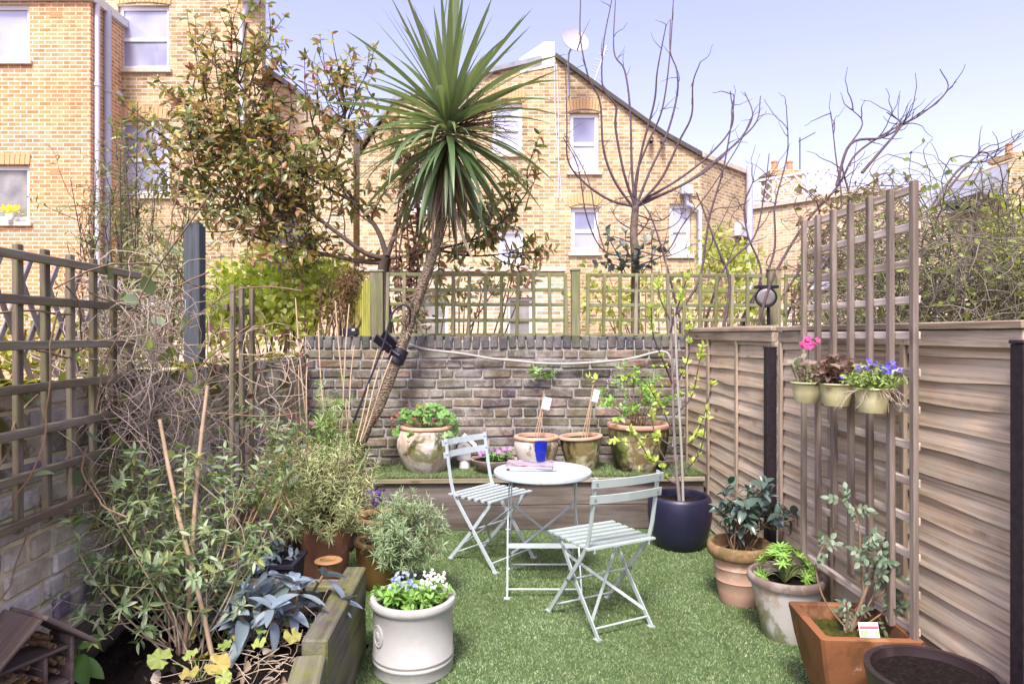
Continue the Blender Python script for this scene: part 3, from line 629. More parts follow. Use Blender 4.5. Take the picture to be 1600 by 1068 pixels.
a = fp(832, 96, d); b = fp(866, 66, d); v, f = prism([(fp(812, 0, d)[0], top[2][1]+.1), (b[0], a[1]-.1), (b[0], b[1]), (fp(850, 0, d)[0], b[1]), (fp(812, 0, d)[0], b[1]-.35)], -.02, 1.4); lobj('party_wall_parapet', v, f, white_r, h, M)
x = fp(1091, 0, d)[0]; downpipe(h, [(x-.28, d-.1, fp(0, 305, d)[1]), (x-.26, d-.1, fp(0, 320, d)[1]), (x, d-.1, fp(0, 330, d)[1]), (x, d-.1, 1.0)], .055, pipe_m)
lbox('rain_hopper', (x-.4, -.24, fp(0, 306, d)[1]), (x-.16, -.02, fp(0, 292, d)[1]), pipe_m, h, M)
for px0, px1 in ((866, 878), (870, 872)):
    tube('cable', smooth_path([at(px0, 100, d-.03), at(px0+3, 200, d-.03), at(px1, 310, d-.03)]), .012, pipe_w, h, 5)
for px, py in ((1018, 216), (1036, 218)):
    tube('camera_lamp', [at(px, py, d-.05), at(px-1, py+5, d-.22)], .05, lead, h, 8)
# angled return wing on its right
A, B = Vector((top[-1][0], 14.4, 0)), Vector((5.52, 16.0, 0)); u = (B-A).normalized(); Mx = Matrix((u, Vector((0, 0, 1)).cross(u), (0, 0, 1))).transposed().to_4x4(); Mx.translation = A
h2 = thing('side_wing', 'shaded brick side wing with a tall steel flue at its corner', 'building', A); L = (B-A).length
facade(h2, Mx, [(0.01, top[-1][1]-.02), (L, top[-1][1]+.0)], [], stock, 3); lbox('coping', (-.02, -.06, top[-1][1]-.0), (L+.05, 3, top[-1][1]+.1), stone, h2, Mx)
lbox('vent_box', (L*.68, -.16, 3.75), (L*.95, -.01, 4.05), pipe_w, h2, Mx); lbox('band', (L*.4, -.04, 2.2), (L, -.004, 2.3), stone, h2, Mx)
downpipe(h2, [(5.50, 15.8, 1.0), (5.50, 15.8, fp(0, 258, 15.8)[1])], .075, pipe_m, 'flue')
# white ground floor extension
d = 12.6; M = Matrix.Translation((0, d, 0)); h = thing('brick_extension', 'sunlit pale brick ground floor extension seen through the back trellis', 'building', (.2, d, 0))
xa, xb, zt_ = fp(560, 0, d)[0], fp(880, 0, d)[0], fp(0, 424, d)[1]; ww = [(fp(640, 0, d)[0], fp(700, 0, d)[0], 1.3, 2.3), (fp(792, 0, d)[0], fp(832, 0, d)[0], 1.35, 2.2)]
facade(h, M, [(xa, zt_), (xb, zt_)], ww, stock2, 1.7); [window(h, M, *w_, gl=dglass) for w_ in ww]; lbox('coping', (xa-.05, -.06, zt_), (xb+.05, 1.7, zt_+.08), stone, h, M)
# brick garden walls between the plots
for nm, pa, pb, zt_, lb in (('garden_wall', (2.0, 11.5), (6.6, 12.6), 1.95, 'sunlit cross wall right of the pale brick extension'), ('garden_wall', (-7.2, 10.5), (-3.2, 10.8), 1.95, 'sunlit brick garden wall behind the ivy on the left')):
    A, B = Vector(pa+(0,)), Vector(pb+(0,)); u = (B-A).normalized(); Mx = Matrix((u, Vector((0, 0, 1)).cross(u), (0, 0, 1))).transposed().to_4x4(); Mx.translation = A
    t = thing(nm, lb, 'wall', A); L = (B-A).length; facade(t, Mx, [(0, zt_), (L, zt_)], [], stock2, .35); lbox('coping', (-.03, -.03, zt_), (L+.03, .38, zt_+.06), stone, t, Mx)
# --- right: terrace wall with white lattice
A, B = Vector((6.45, 19.2, 0)), Vector((8.75, 16.6, 0)); u = (B-A).normalized(); Mx = Matrix((u, Vector((0, 0, 1)).cross(u), (0, 0, 1))).transposed().to_4x4(); Mx.translation = A; L = (B-A).length
h = thing('terrace_house', 'pale brick house with a roof terrace behind the tall trellis', 'building', A); facade(h, Mx, [(0, 4.95), (L, 5.0)], [(L*.55, L*.75, 2.3, 3.6)], stock2, 5); window(h, Mx, L*.55, L*.75, 2.3, 3.6); lbox('coping', (-.05, -.08, 4.97), (L+.05, .3, 5.10), stone, h, Mx)
lat = thing('roof_lattice', 'white diamond lattice screen round the roof terrace', 'trellis', A+Vector((0, 0, 5.1)))
for i in range(13):
    for sg in (-1, 1):
        x = .15+i*.27; a, b = (x, x+.62) if sg > 0 else (x+.62, x); z0_, z1_ = 5.12, 5.74
        if max(a, b) < L+.3: plank('lath', Mx @ Vector((a, .1+.02*sg, z0_)), Mx @ Vector((b, .1+.02*sg, z1_)), .035, .012, upvc, lat, (0, 0, 1))
for x in (.05, L*.5, L-.05): plank('post', Mx @ Vector((x, .14, 5.1)), Mx @ Vector((x, .14, 5.95)), .08, .08, upvc, lat, u)
plank('rail', Mx @ Vector((.05, .09, 5.77)), Mx @ Vector((L-.05, .09, 5.77)), .06, .04, upvc, lat); plank('rail', Mx @ Vector((.05, .14, 5.13)), Mx @ Vector((L-.05, .14, 5.13)), .05, .03, upvc, lat)
pot_m = plain('chimney_pot_clay', c(196, 138, 100), .85, .2, var=.15)
def chimney(px0, px1, pyt, pyb, d, label, pots, aer=None):
    a, b = fp(px0, pyt, d), fp(px1, pyb, d); t = thing('chimney_stack', label, 'chimney', ((a[0]+b[0])/2, d, b[1])); M = Matrix.Translation((0, d, 0))
    lbox('stack', (a[0], 0, b[1]-3), (b[0], .9, a[1]), stock, t, M); lbox('cap', (a[0]-.07, -.07, a[1]-.16), (b[0]+.07, .97, a[1]), stock, t, M @ Matrix.Translation((0, 0, .003)))
    for i in range(pots):
        x = a[0]+(b[0]-a[0])*(i+.5)/pots; v, f = lathe([(.11, 0), (.12, .05), (.10, .1), (.085, .32), (.11, .34), (.10, .38), (.07, .38), (.07, .1)], 14); lobj('chimney_pot', v, f, pot_m, t, Matrix.Translation((x, d+.4, a[1])))
    if aer: tube('aerial', [at(aer[0], aer[1], d+.3), at(aer[0], a[1] and pyt, d+.3)], .02, lead, t, 6); tube('aerial', [at(aer[0]-2, aer[1]+6, d+.3), at(aer[0]+24, aer[1]-8, d+.3)], .014, lead, t, 6)
    return t
chimney(1206, 1254, 266, 330, 21, 'brick chimney stack behind the white roof lattice', 2, (1250, 215))
# --- right: slate roofed house and gabled house at the edge
d = 22; M = Matrix.Translation((0, d, 0)); h = thing('slate_roof_house', 'long low house with a grey slate roof behind the brambles', 'building', (14, d, 0))
xa, xb = fp(1440, 0, d)[0], fp(1640, 0, d)[0]; ze = fp(0, 334, d)[1]; w6 = [(fp(1510, 0, d)[0], fp(1545, 0, d)[0], 3.2, 4.4)]
facade(h, M, [(xa, ze), (xb, ze)], w6, stock2, 6); window(h, M, *w6[0]); lobj('roof', [(xa, -.2, ze), (xb, -.2, ze), (xb, 3, ze+1.35), (xa, 3, ze+1.35), (xa, 6, ze), (xb, 6, ze)], [[0, 1, 2, 3], [3, 2, 5, 4], [0, 3, 4], [1, 5, 2], [0, 4, 5, 1]], slate, h, M)
d = 20.5; M = Matrix.Translation((0, d, 0)); h = thing('edge_house', 'brick dormer gable with a slate slope at the right edge', 'building', (15, d, 0))
p_ = [fp(1568, 322, d), fp(1576, 252, d), fp(1592, 244, d), fp(1660, 252, d), fp(1660, 322, d)]; facade(h, M, [p_[1], p_[2], p_[3]], [], stock, 3)
v, f = prism([fp(1530, 300, d), fp(1575, 312, d), fp(1575, 262, d), fp(1573, 256, d)], .0, 3); lobj('roof', v, f, slate, h, M)
t = chimney(1582, 1602, 238, 250, 20.9, 'small chimney with a television aerial at the right edge', 1, (1572, 232))
# --- satellite dish on the gable
p = at(897, 66, 13.7); t = thing('satellite_dish', 'round white satellite dish on a pole above the gable', 'satellite dish', at(888, 130, 14.3))
Dm = Matrix.Translation(p) @ Vector((.30, -.85, .35)).to_track_quat('Z', 'Y').to_matrix().to_4x4()
v, f = lathe([(.0, 0), (.1, .008), (.2, .032), (.27, .062), (.285, .07), (.285, .058), (.2, .018), (.0, -.02)], 32); obj('reflector', mesh(v, f, True, 40), plain('grey_dish_enamel', c(168, 168, 174), .5, .3, var=.04), t, Dm)
tube('feed_arm', [Dm @ Vector((0, -.27, .05)), Dm @ Vector((0, -.16, .3))], .012, lead, t, 6); tube('feed_head', [Dm @ Vector((0, -.18, .26)), Dm @ Vector((0, -.1, .30))], .03, pipe_w, t, 8)
tube('pole', [at(888, 150, 14.36), at(888, 96, 14.25), p+Vector((-.1, .06, -.2)), p+Vector((-.01, .03, -.02))], .02, pipe_m, t, 8)
p = at(940, 122, 14.9); t = thing('rooftop_aerial', 'thin white television aerial right of the satellite dish', 'aerial', p)
tube('mast', [at(928, 130, 14.9), at(948, 72, 14.9)], .02, pipe_w, t, 6)
for i in range(5): tube('element', [at(930+3.5*i-7, 112-9*i-2, 14.9), at(930+3.5*i+7, 112-9*i+3, 14.9)], .008, pipe_w, t, 5)
# ================================================================ furniture
sage = potmat('pale_sage_paint', c(178, 190, 190), [(c(160, 166, 160), .60, .5, 9), (c(140, 112, 88), .71, .7, 46)], .42, .4, bump=.05)
sage2 = potmat('sage_paint', c(164, 177, 170), [(c(146, 154, 146), .60, .5, 9), (c(136, 110, 88), .71, .7, 46)], .42, .4, bump=.05)
rivet = plain('steel_rivet', c(120, 124, 122), .4, .5, metal=.6)
def bistro_chair(label, ctr, f, paint):
    f = Vector((f[0], f[1], 0)).normalized(); s = Vector((f.y, -f.x, 0)); ctr = Vector((ctr[0], ctr[1], 0)); Z = Vector((0, 0, 1))
    t = thing('bistro_chair', label, 'chair', ctr, 'folding bistro chairs at the round table'); P = lambda a, b, z: ctr+f*a+s*b+Z*z
    for sg in (-1, 1):
        b = .196*sg
        bar('back_leg', smooth_path([P(.212, b, .006), P(.03, b, .225), P(-.13, b, .42), P(-.172, b, .50), P(-.198, b, .62), P(-.232, b, .815)], 5), .024, .007, paint, t, s.cross(Vector((0, 0, 1)))+Z*.6)
        b = .168*sg
        bar('front_leg', [P(-.212, b, .006), P(-.02, b, .215), P(.155, b, .428)], .024, .007, paint, t, f+Z*.3)
        for a, w_ in ((.212, .196), (-.212, .168)): bar('foot', [P(a-.012, w_*sg, .005), P(a+.022, w_*sg, .005)], .03, .008, paint, t, s)
        bar('seat_rail', [P(-.19, .172*sg, .434), P(.185, .172*sg, .434)], .006, .02, paint, t, s)
        tube('rivet', [P(.012, .172*sg, .238), P(.012, .21*sg, .238)], .007, rivet, t, 8)
    for i in range(7): 
        a = .178-.0585*i; bar('seat_slat', [P(a, -.215, .449), P(a, 0, .4485), P(a, .215, .449)], .031, .009, paint, t, f)
    for a, z, tl in ((-.213, .705, .16), (-.229, .785, .16)):
        sl = bar('back_slat', [P(a-.008, -.222, z), P(a-.024, -.11, z), P(a-.03, 0, z), P(a-.024, .11, z), P(a-.008, .222, z)], .041, .009, paint, t, Z-f*tl)
        for sg in (-1, 1): tube('rivet', [P(a-.02, .196*sg, z), P(a+.012, .196*sg, z)], .006, rivet, sl, 8)
    tube('cross_bar', [P(-.176, -.168, .045), P(-.176, .168, .045)], .006, paint, t, 8); tube('cross_bar', [P(.172, -.196, .05), P(.172, .196, .05)], .006, paint, t, 8); tube('cross_bar', [P(.012, -.2, .238), P(.012, .2, .238)], .006, paint, t, 8)
    bar('brace', [P(-.155, -.168, .075), P(.09, .168, .35)], .016, .004, paint, t, s+f*.3); bar('brace', [P(-.150, .168, .075), P(.085, -.168, .35)], .016, .004, paint, t, s-f*.3)
    return t
bistro_chair('pale green folding chair with its back to the viewer in front of the table', (.477, 3.652), (-.467, .884), sage2)
bistro_chair('white looking folding chair on the far left side of the round table', (-.146, 4.63), (.77, -.64), sage)
tc = Vector((.187, 4.165, 0)); t = thing('bistro_table', 'round pale metal folding bistro table on the artificial grass', 'table', tc); T = lambda x, y, z: tc+Vector((x, y, z))
v, f = lathe([(0, .664), (.285, .664), (.294, .666), (.2985, .672), (.2985, .688), (.294, .694), (.285, .6945), (.275, .692), (0, .692)], 72); obj('tabletop', mesh(v, f, True, 35), sage, t, WM[t.name])
for sg in (-1, 1):
    bar('leg', [T(.214*sg, -.245, .005), T(.214*sg, .0, .33), T(.20*sg, .19, .662)], .02, .008, sage, t, (0, 1, .6)); bar('leg', [T(.196*sg, .245, .005), T(.196*sg, .0, .33), T(.188*sg, -.19, .662)], .02, .008, sage, t, (0, 1, -.6))
    for y, x in ((-.245, .214), (.245, .196)): bar('foot', [T(x*sg-.02, y, .005), T(x*sg+.014, y, .005)], .024, .008, sage, t, (0, 1, 0))
    tube('hinge', [T(.19*sg, -.19, .655), T(.19*sg, .19, .655)], .007, rivet, t, 8); tube('rivet', [T(.188*sg, .0, .33), T(.226*sg, .0, .33)], .008, rivet, t, 8)
tube('cross_bar', [T(-.214, -.213, .045), T(.214, -.213, .045)], .006, sage, t, 8); tube('cross_bar', [T(-.196, .215, .045), T(.196, .215, .045)], .006, sage, t, 8); bar('cross_bar', [T(-.214, -.06, .25), T(.214, -.06, .25)], .028, .006, sage, t, (0, 0, 1))
bar('brace', [T(-.19, -.10, .52), T(.19, .17, .13)], .016, .004, sage, t, (0, .6, 1)); bar('brace', [T(.19, -.105, .52), T(-.19, .165, .13)], .016, .004, sage, t, (0, .6, 1))
# blue tumbler and magazines
gl = NT('cobalt_glass', .03, .5); gl.b.inputs['Transmission Weight'].default_value = .92; gl.b.inputs['IOR'].default_value = 1.3; gl = gl.col(c(96, 116, 250))
p = gp(845, 728, .6925); t = thing('drinking_glass', 'faceted cobalt blue glass tumbler standing on the magazines', 'glass', (p.x, p.y, .7245))
n = 36; v = []; prof = [(.027, 0), (.029, .004), (.0335, .03), (.038, .058), (.040, .066), (.0395, .075), (.0415, .122), (.0395, .122), (.0375, .075), (.036, .06), (.031, .03), (.026, .012), (0, .012)]
for r_, z in prof:
    for j in range(n):
        fct = (1-.045*abs(math.sin(j/n*math.pi*9))) if z < .062 else 1; a = 2*math.pi*j/n; v.append((r_*fct*math.cos(a), r_*fct*math.sin(a), z))
f = [[i*n+j, i*n+(j+1) % n, (i+1)*n+(j+1) % n, (i+1)*n+j] for i in range(len(prof)-1) for j in range(n)]+[list(range(n))[::-1]]
obj('tumbler', mesh(v, f, True, 50), gl, t, WM[t.name])
paper = plain('magazine_paper', c(186, 186, 190), .5, .3, var=.03); 
cv = NT('magazine_cover', .35, .45); _v = cv.coord('Object', (9, 13, 1), False); vo = cv.new('ShaderNodeTexVoronoi'); cv.l.new(_v, vo.inputs['Vector']); vo.inputs['Scale'].default_value = 1.6
cv = cv.col(cv.mix(cv.ramp(cv.noise(_v, 1.2, 2), [(.45, 0.0), (.55, 1.0)]), cv.ramp(vo.outputs['Distance'], [(.1, c(60, 34, 50)), (.3, c(150, 90, 106)), (.5, c(176, 166, 172)), (.7, c(110, 88, 110))]), c(168, 160, 168)))
p = gp(831, 731, .6925)
for i, (dz, rz, mt) in enumerate(((0, R(3), paper), (.015, R(-5), cv))):
    t = thing('magazine', ('lower magazine with pale pages under another on the table', 'magazine with a pink and grey cover under the blue glass')[i], 'magazine', (p.x-.01*i, p.y, .6955+dz), None, Matrix.Translation((p.x-.012*i, p.y, .6955+dz)) @ Matrix.Rotation(rz, 4, 'Z'))
    obj('pages', fixn(mesh(*cbox(.282, .212, .011, .001))), paper, t, WM[t.name] @ Matrix.Translation((0, 0, .0056))); obj('cover', fixn(mesh(*cbox(.288, .216, .0016, .0004))), mt, t, WM[t.name] @ Matrix.Translation((0, 0, .0126)))
# ================================================================ pots
def pot(name, label, pos, prof, mat, soil=None, n=56, wob=.004, cat='plant pot', group='plant pots', tilt=0, soilmat=None, sharp=45):
    pos = Vector(pos); M = Matrix.Translation(pos) @ Matrix.Rotation(tilt, 4, 'Y'); t = thing(name, label, cat, pos, group, M)
    v, f = lathe(prof, n, wob, hash(label) % 97 if False else len(label)); obj('body', mesh(v, f+[list(range(n))[::-1]], True, sharp), mat, t, M)
    if soil:
        r_, z = soil; rr = random.Random(len(label)); v = [(0, 0, z+.008)]; f = []
        m = 26; rings = 7
        for k in range(1, rings+1):
            for j in range(m): a = 2*math.pi*j/m; q = r_*k/rings; v.append((q*math.cos(a), q*math.sin(a), z+rr.uniform(-.006, .010)*(1 if k < rings else .2)))
        for j in range(m): f.append([0, 1+j, 1+(j+1) % m])
        for k in range(rings-1):
            for j in range(m): f.append([1+k*m+j, 1+(k+1)*m+j, 1+(k+1)*m+(j+1) % m, 1+k*m+(j+1) % m])
        obj('soil', mesh(v, f, True), soilmat or soilm, t, M)
    return t
def wall_of(outer, th):
    """close an outer profile with an inner one"""
    top = outer[-1]; inn = [(max(r_-th, .01), z) for r_, z in outer[::-1] if z > .05]; return outer+[(top[0]-th*.5, top[1]+.002)]+inn+[(.001, inn[-1][1])]
green1, green2, chalk = c(104, 110, 40), c(52, 58, 26), c(220, 216, 206)
limey = potmat('limescaled_clay_pot', c(178, 158, 134), [(c(204, 198, 188), .42, .85, 4), (c(112, 116, 54), .50, .85, 3.4), (c(56, 62, 26), .55, .9, 3.9)])
greeny = potmat('algae_clay_pot', c(128, 112, 74), [(c(190, 184, 156), .50, .85, 4.4), (c(44, 52, 22), .46, .95, 3.3), (c(116, 124, 56), .56, .7, 5.2)], .75)
rimm = plain('clay_rim', c(188, 150, 126), .85, .2, var=.2, scale=12, bump=.3)
terra = potmat('pale_terracotta', c(206, 164, 134), [(c(222, 196, 172), .52, .6, 5), (c(126, 104, 70), .6, .7, 4)], .85)
terra_rim = potmat('mossy_terracotta_rim', c(150, 118, 86), [(c(104, 94, 54), .45, .8, 9), (c(168, 138, 106), .55, .5, 7)], .9)
def rim(t, r_, z, h_, mat=None, th=.022, n=56):
    v, f = lathe([(r_-.004, z-h_), (r_+.008, z-h_*.9), (r_+.014, z-h_*.5), (r_+.010, z-.003), (r_, z), (r_-th, z), (r_-th-.004, z-.01), (r_-th-.004, z-h_)], n, .004, 3); return obj('rim', mesh(v, f, True, 60), mat or rimm, t, WM[t.name])
SZ = .409
def sp(px, d=5.585): return Vector(((px-800)/F*d, d+K*(px-800)/F*d*.8, SZ))
t_ger = pot('urn_pot', 'large lime stained rounded pot of geraniums on the shelf', sp(667), wall_of([(.150, 0), (.158, .01), (.185, .06), (.222, .14), (.240, .21), (.236, .27), (.212, .325), (.200, .345), (.200, .36)], .02), limey, (.178, .325)); rim(t_ger, .200, .372, .034)
t_bowl = pot('shallow_bowl', 'wide shallow stone bowl of purple violas on the shelf', sp(772, 5.5), wall_of([(.085, 0), (.11, .012), (.15, .05), (.178, .09), (.188, .113)], .016), potmat('stone_bowl', c(150, 132, 118), [(c(184, 170, 156), .5, .6, 6), (c(104, 92, 76), .56, .6, 4)], .9), (.168, .098))
t_s1 = pot('staked_pot', 'green stained clay pot with a tall tagged stake, left of its twin', sp(838), wall_of([(.115, 0), (.12, .01), (.150, .08), (.176, .17), (.182, .22), (.172, .262)], .018), limey, (.155, .20)); rim(t_s1, .172, .285, .034)
t_s2 = pot('staked_pot', 'dark algae covered clay pot with a tagged stake, right of its twin', sp(910), wall_of([(.108, 0), (.112, .01), (.138, .09), (.160, .18), (.171, .275)], .018), greeny, (.15, .22), tilt=R(-3)); rim(t_s2, .170, .285, .028)
t_big = pot('glazed_barrel_pot', 'biggest dark algae stained pot with a leafy shrub in the back right corner', sp(999, 5.56), wall_of([(.17, 0), (.178, .01), (.205, .09), (.232, .2), (.244, .3), (.243, .35)], .02), greeny, (.215, .31)); rim(t_big, .243, .388, .042)
blue_gl = potmat('midnight_glaze', c(32, 32, 54), [(c(52, 52, 78), .58, .5, 30)], .42, .5, bump=.08)
t_blue = pot('blue_pot', 'dark blue glazed pot holding a young staked tree', (1.203, 4.9, 0), [(.145, 0), (.155, .006), (.185, .06), (.212, .14), (.225, .22), (.226, .29), (.220, .345), (.212, .366), (.200, .372), (.188, .366), (.182, .345), (.182, .26), (.17, .2), (.001, .2)], blue_gl, (.18, .32), 64, .002)
t_cam = pot('terracotta_pot', 'ribbed terracotta pot with a mossy rim holding the camellia', (1.300, 3.9, 0), wall_of([(.108, 0), (.112, .008), (.122, .07), (.130, .125), (.134, .13), (.131, .137), (.142, .2), (.146, .205), (.143, .212), (.150, .262), (.157, .268), (.165, .27)], .02), potmat('rosy_terracotta', c(178, 146, 124), [(c(196, 172, 152), .5, .7, 5), (c(116, 110, 56), .64, .9, 3.2), (c(176, 136, 110), .58, .6, 7)], .88), (.145, .265))
v, f = lathe([(.150, .262), (.166, .262), (.176, .272), (.181, .30), (.180, .325), (.172, .336), (.158, .336), (.148, .325), (.147, .262)], 56, .004, 5); obj('rim', mesh(v, f, True, 50), terra_rim, t_cam, WM[t_cam.name])
t_lup = pot('whitewashed_pot', 'tapering chalky white stained pot holding a fresh green lupin', (1.387, 3.45, 0), wall_of([(.112, 0), (.115, .006), (.135, .1), (.160, .21), (.176, .285)], .016), potmat('chalky_pot', c(176, 160, 136), [(c(188, 186, 178), .42, .95, 4), (c(104, 110, 58), .53, .8, 3.4), (c(150, 128, 100), .6, .6, 6)], .9), (.158, .268))
v, f = lathe([(.172, .270), (.186, .275), (.191, .292), (.188, .312), (.180, .317), (.168, .314), (.162, .30), (.160, .27)], 56, .004, 5); obj('rim', mesh(v, f, True, 50), potmat('dark_clay_rim', c(120, 106, 96), [(c(150, 142, 130), .52, .7, 9)], .85), t_lup, WM[t_lup.name])
t_brn = pot('brown_bowl', 'dark brown glazed bowl filled with bare soil in the near right corner', (1.40, 2.27, 0), wall_of([(.11, 0), (.12, .01), (.155, .12), (.185, .25), (.200, .36), (.206, .385), (.206, .398)], .02), potmat('umber_glaze', c(52, 42, 42), [(c(78, 64, 62), .56, .5, 8)], .35, .45), (.186, .365))
# square planter
clay = potmat('orange_terracotta', c(134, 88, 56), [(c(160, 120, 86), .54, .6, 4), (c(98, 68, 42), .50, .75, 3), (c(190, 170, 146), .64, .6, 9)], .7, .3, bump=.2)
p = Vector((1.365, 2.745, 0)); t_sq = thing('square_planter', 'square orange terracotta planter tapering to a small base, with a rose', 'planter', p, 'plant pots')
rings = []; 
for z, h_ in ((0, .095), (.02, .10), (.08, .122), (.16, .143), (.25, .162), (.33, .174), (.352, .178), (.37, .180), (.372, .176), (.372, .150), (.368, .146), (.33, .144), (.27, .138)):
    h_ *= 1.05; b = .012; rings.append([(h_, -h_+b, z), (h_, h_-b, z), (h_-b, h_, z), (-h_+b, h_, z), (-h_, h_-b, z), (-h_, -h_+b, z), (-h_+b, -h_, z), (h_-b, -h_, z)])
v = [q for r_ in rings for q in r_]; f = [[i*8+j, i*8+(j+1) % 8, (i+1)*8+(j+1) % 8, (i+1)*8+j] for i in range(len(rings)-1) for j in range(8)]+[list(range(7, -1, -1))]
Ms = Matrix.Translation(p) @ Matrix.Rotation(R(-3.5), 4, 'Z'); obj('body', fixn(mesh(v, f, True, 30)), clay, t_sq, Ms)
v = []; n = 14; rr = random.Random(2)
for j in range(n+1):
    for i in range(n+1): v.append((-.146+.292*i/n, -.146+.292*j/n, .315+rr.uniform(-.008, .012)))
mossy = NT('mossy_soil', .95, .1); _v = mossy.coord(rnd=False); mossy.bump(mossy.noise(_v, 50, 6, .75), 1, .02); mossy = mossy.col(mossy.ramp(mossy.noise(_v, 7, 5), [(.4, c(40, 32, 28)), (.52, c(70, 74, 30)), (.65, c(96, 92, 46))]))
obj('soil', mesh(v, [[j*(n+1)+i, j*(n+1)+i+1, (j+1)*(n+1)+i+1, (j+1)*(n+1)+i] for j in range(n) for i in range(n)], True), mossy, t_sq, Ms)
# grey crock with medallion
crock = potmat('pale_grey_stoneware', c(174, 174, 168), [(c(186, 184, 178), .5, .5, 9), (c(158, 152, 140), .60, .45, 24), (c(150, 146, 134), .60, .4, 3)], .42, .45, bump=.06)
pc = Vector((-.450, 3.115, 0)); t_crk = pot('stoneware_crock', 'pale grey stoneware crock with an oval medallion and flowers', pc, [(.172, 0), (.178, .004), (.180, .012), (.180, .052), (.184, .056), (.184, .064), (.180, .068), (.180, .074), (.184, .078), (.184, .086), (.180, .09), (.1795, .285), (.184, .292), (.193, .302), (.196, .316), (.192, .329), (.182, .334), (.170, .331), (.162, .32), (.160, .29), (.159, .2), (.001, .2)], crock, (.16, .285), 80, 0)
def cyl(a0, z0, u, w_, r_): a = a0+u/r_; return (r_*math.cos(a), r_*math.sin(a), z0+w_)
a0, z0_ = R(270-50), .195; v = []; f = []; ns = 32
for s_, rr_ in ((1.0, .1805), (1.0, .1845), (.86, .1855), (.82, .1828), (.72, .1828), (.66, .184), (.60, .1828), (.42, .1832), (.36, .1860), (.2, .1872), (.001, .188)):
    for j in range(ns):
        a = 2*math.pi*j/ns; k = s_*(1+(.10*math.cos(8*a) if .3 < s_ < .7 else 0)); v.append(cyl(a0, z0_, .039*k*math.cos(a), .049*k*math.sin(a), rr_))
f = [[i*ns+j, i*ns+(j+1) % ns, (i+1)*ns+(j+1) % ns, (i+1)*ns+j] for i in range(10) for j in range(ns)]; obj('medallion', fixn(mesh(v, f, True, 40)), crock, t_crk, WM[t_crk.name])
# glazed pair, small pots on the left
gz = potmat('ochre_glaze', c(122, 96, 54), [(c(96, 92, 40), .5, .8, 4), (c(176, 142, 92), .58, .6, 6)], .45, .4)
t_ga = pot('ochre_pot', 'rear ochre glazed pot of dark irises left of the shelf', (-.885, 4.63, 0), wall_of([(.11, 0), (.12, .01), (.155, .12), (.172, .22), (.174, .27)], .018), gz, (.155, .245)); rim(t_ga, .174, .30, .032, potmat('orange_glaze_rim', c(160, 118, 76), [(c(178, 142, 100), .5, .6, 8)], .4, .4))
t_gb = pot('ochre_pot', 'front ochre glazed pot under a silvery lavender bush', (-.775, 4.12, 0), wall_of([(.105, 0), (.115, .01), (.148, .12), (.163, .2), (.165, .26)], .018), gz, (.148, .235)); rim(t_gb, .165, .29, .032, bpy.data.materials['orange_glaze_rim'])
t_sm = pot('little_pot', 'little empty ochre pot on the end of the raised bed', (-.885, 3.29, .36), wall_of([(.036, 0), (.038, .004), (.047, .05), (.052, .066)], .008), gz, (.044, .05), 32); rim(t_sm, .052, .078, .014, bpy.data.materials['orange_glaze_rim'], .012, 32)
t_rm = pot('tall_clay_pot', 'brick red clay pot half hidden under the rosemary bush', (-1.10, 4.02, 0), wall_of([(.115, 0), (.12, .01), (.135, .2), (.15, .38), (.155, .42)], .018), potmat('red_clay', c(140, 98, 76), [(c(190, 146, 118), .55, .5, 6)], .85), (.14, .39))
# dark trough behind the viburnum
p = Vector((-1.30, 3.42, 0)); t = thing('dark_trough', 'black plastic trough behind the blue grey leaves', 'planter', p, 'plant pots'); blk = plain('black_plastic', c(44, 42, 56), .5, .4, var=.1)
v = []; f = []
for z, a, b in ((0, .20, .09), (.38, .23, .11), (.385, .242, .122), (.40, .242, .122), (.40, .22, .10), (.36, .215, .095)): v += [(-a, -b, z), (a, -b, z), (a, b, z), (-a, b, z)]
f = [[i*4+j, i*4+(j+1) % 4, (i+1)*4+(j+1) % 4, (i+1)*4+j] for i in range(5) for j in range(4)]+[[3, 2, 1, 0], [20, 21, 22, 23]]; obj('body', fixn(mesh(v, f)), blk, t, WM[t.name])
# hanging pots on the trellis
cream = potmat('cream_enamel', c(188, 182, 136), [(c(200, 196, 158), .5, .5, 12), (c(120, 104, 70), .68, .6, 30)], .4, .4, bump=.08)
hookm = plain('white_hook_plastic', c(232, 232, 232), .4, .4, var=.03)
hang = []
for px, py, y, lb in ((1260, 597, 3.20, 'cream metal hanging pot with a pink geranium, leftmost on the trellis'), (1307, 599, 2.935, 'cream metal hanging pot of bronze leaves, middle of three on the trellis'), (1363, 606, 2.68, 'cream metal hanging pot of blue lobelia, rightmost on the trellis')):
    q = at(px, py, y); q.z -= .095; t = pot('hanging_pot', lb, q, wall_of([(.048, 0), (.050, .003), (.058, .05), (.0655, .092), (.068, .094)], .005), cream, (.06, .078), 40, .003, 'hanging pot', 'hanging pots on the trellis')
    v, f = lathe([(.066, .09), (.069, .09), (.0705, .094), (.069, .098), (.066, .097)], 40); obj('rim', mesh(v, f, True), cream, t, WM[t.name])
    n_ = -NL; s0 = q+Vector((.066, .002, .085)); xw = fx(q.y)-.10
    bar('hook', smooth_path([s0, s0+Vector((.004, 0, .05)), Vector((s0.x*.6+xw*.4, q.y, q.z+.165)), Vector((xw+.03, q.y, q.z+.165)), Vector((xw+.045, q.y, q.z+.12))], 5), .022, .004, hookm, t, (0, 1, 0)); hang.append(q)
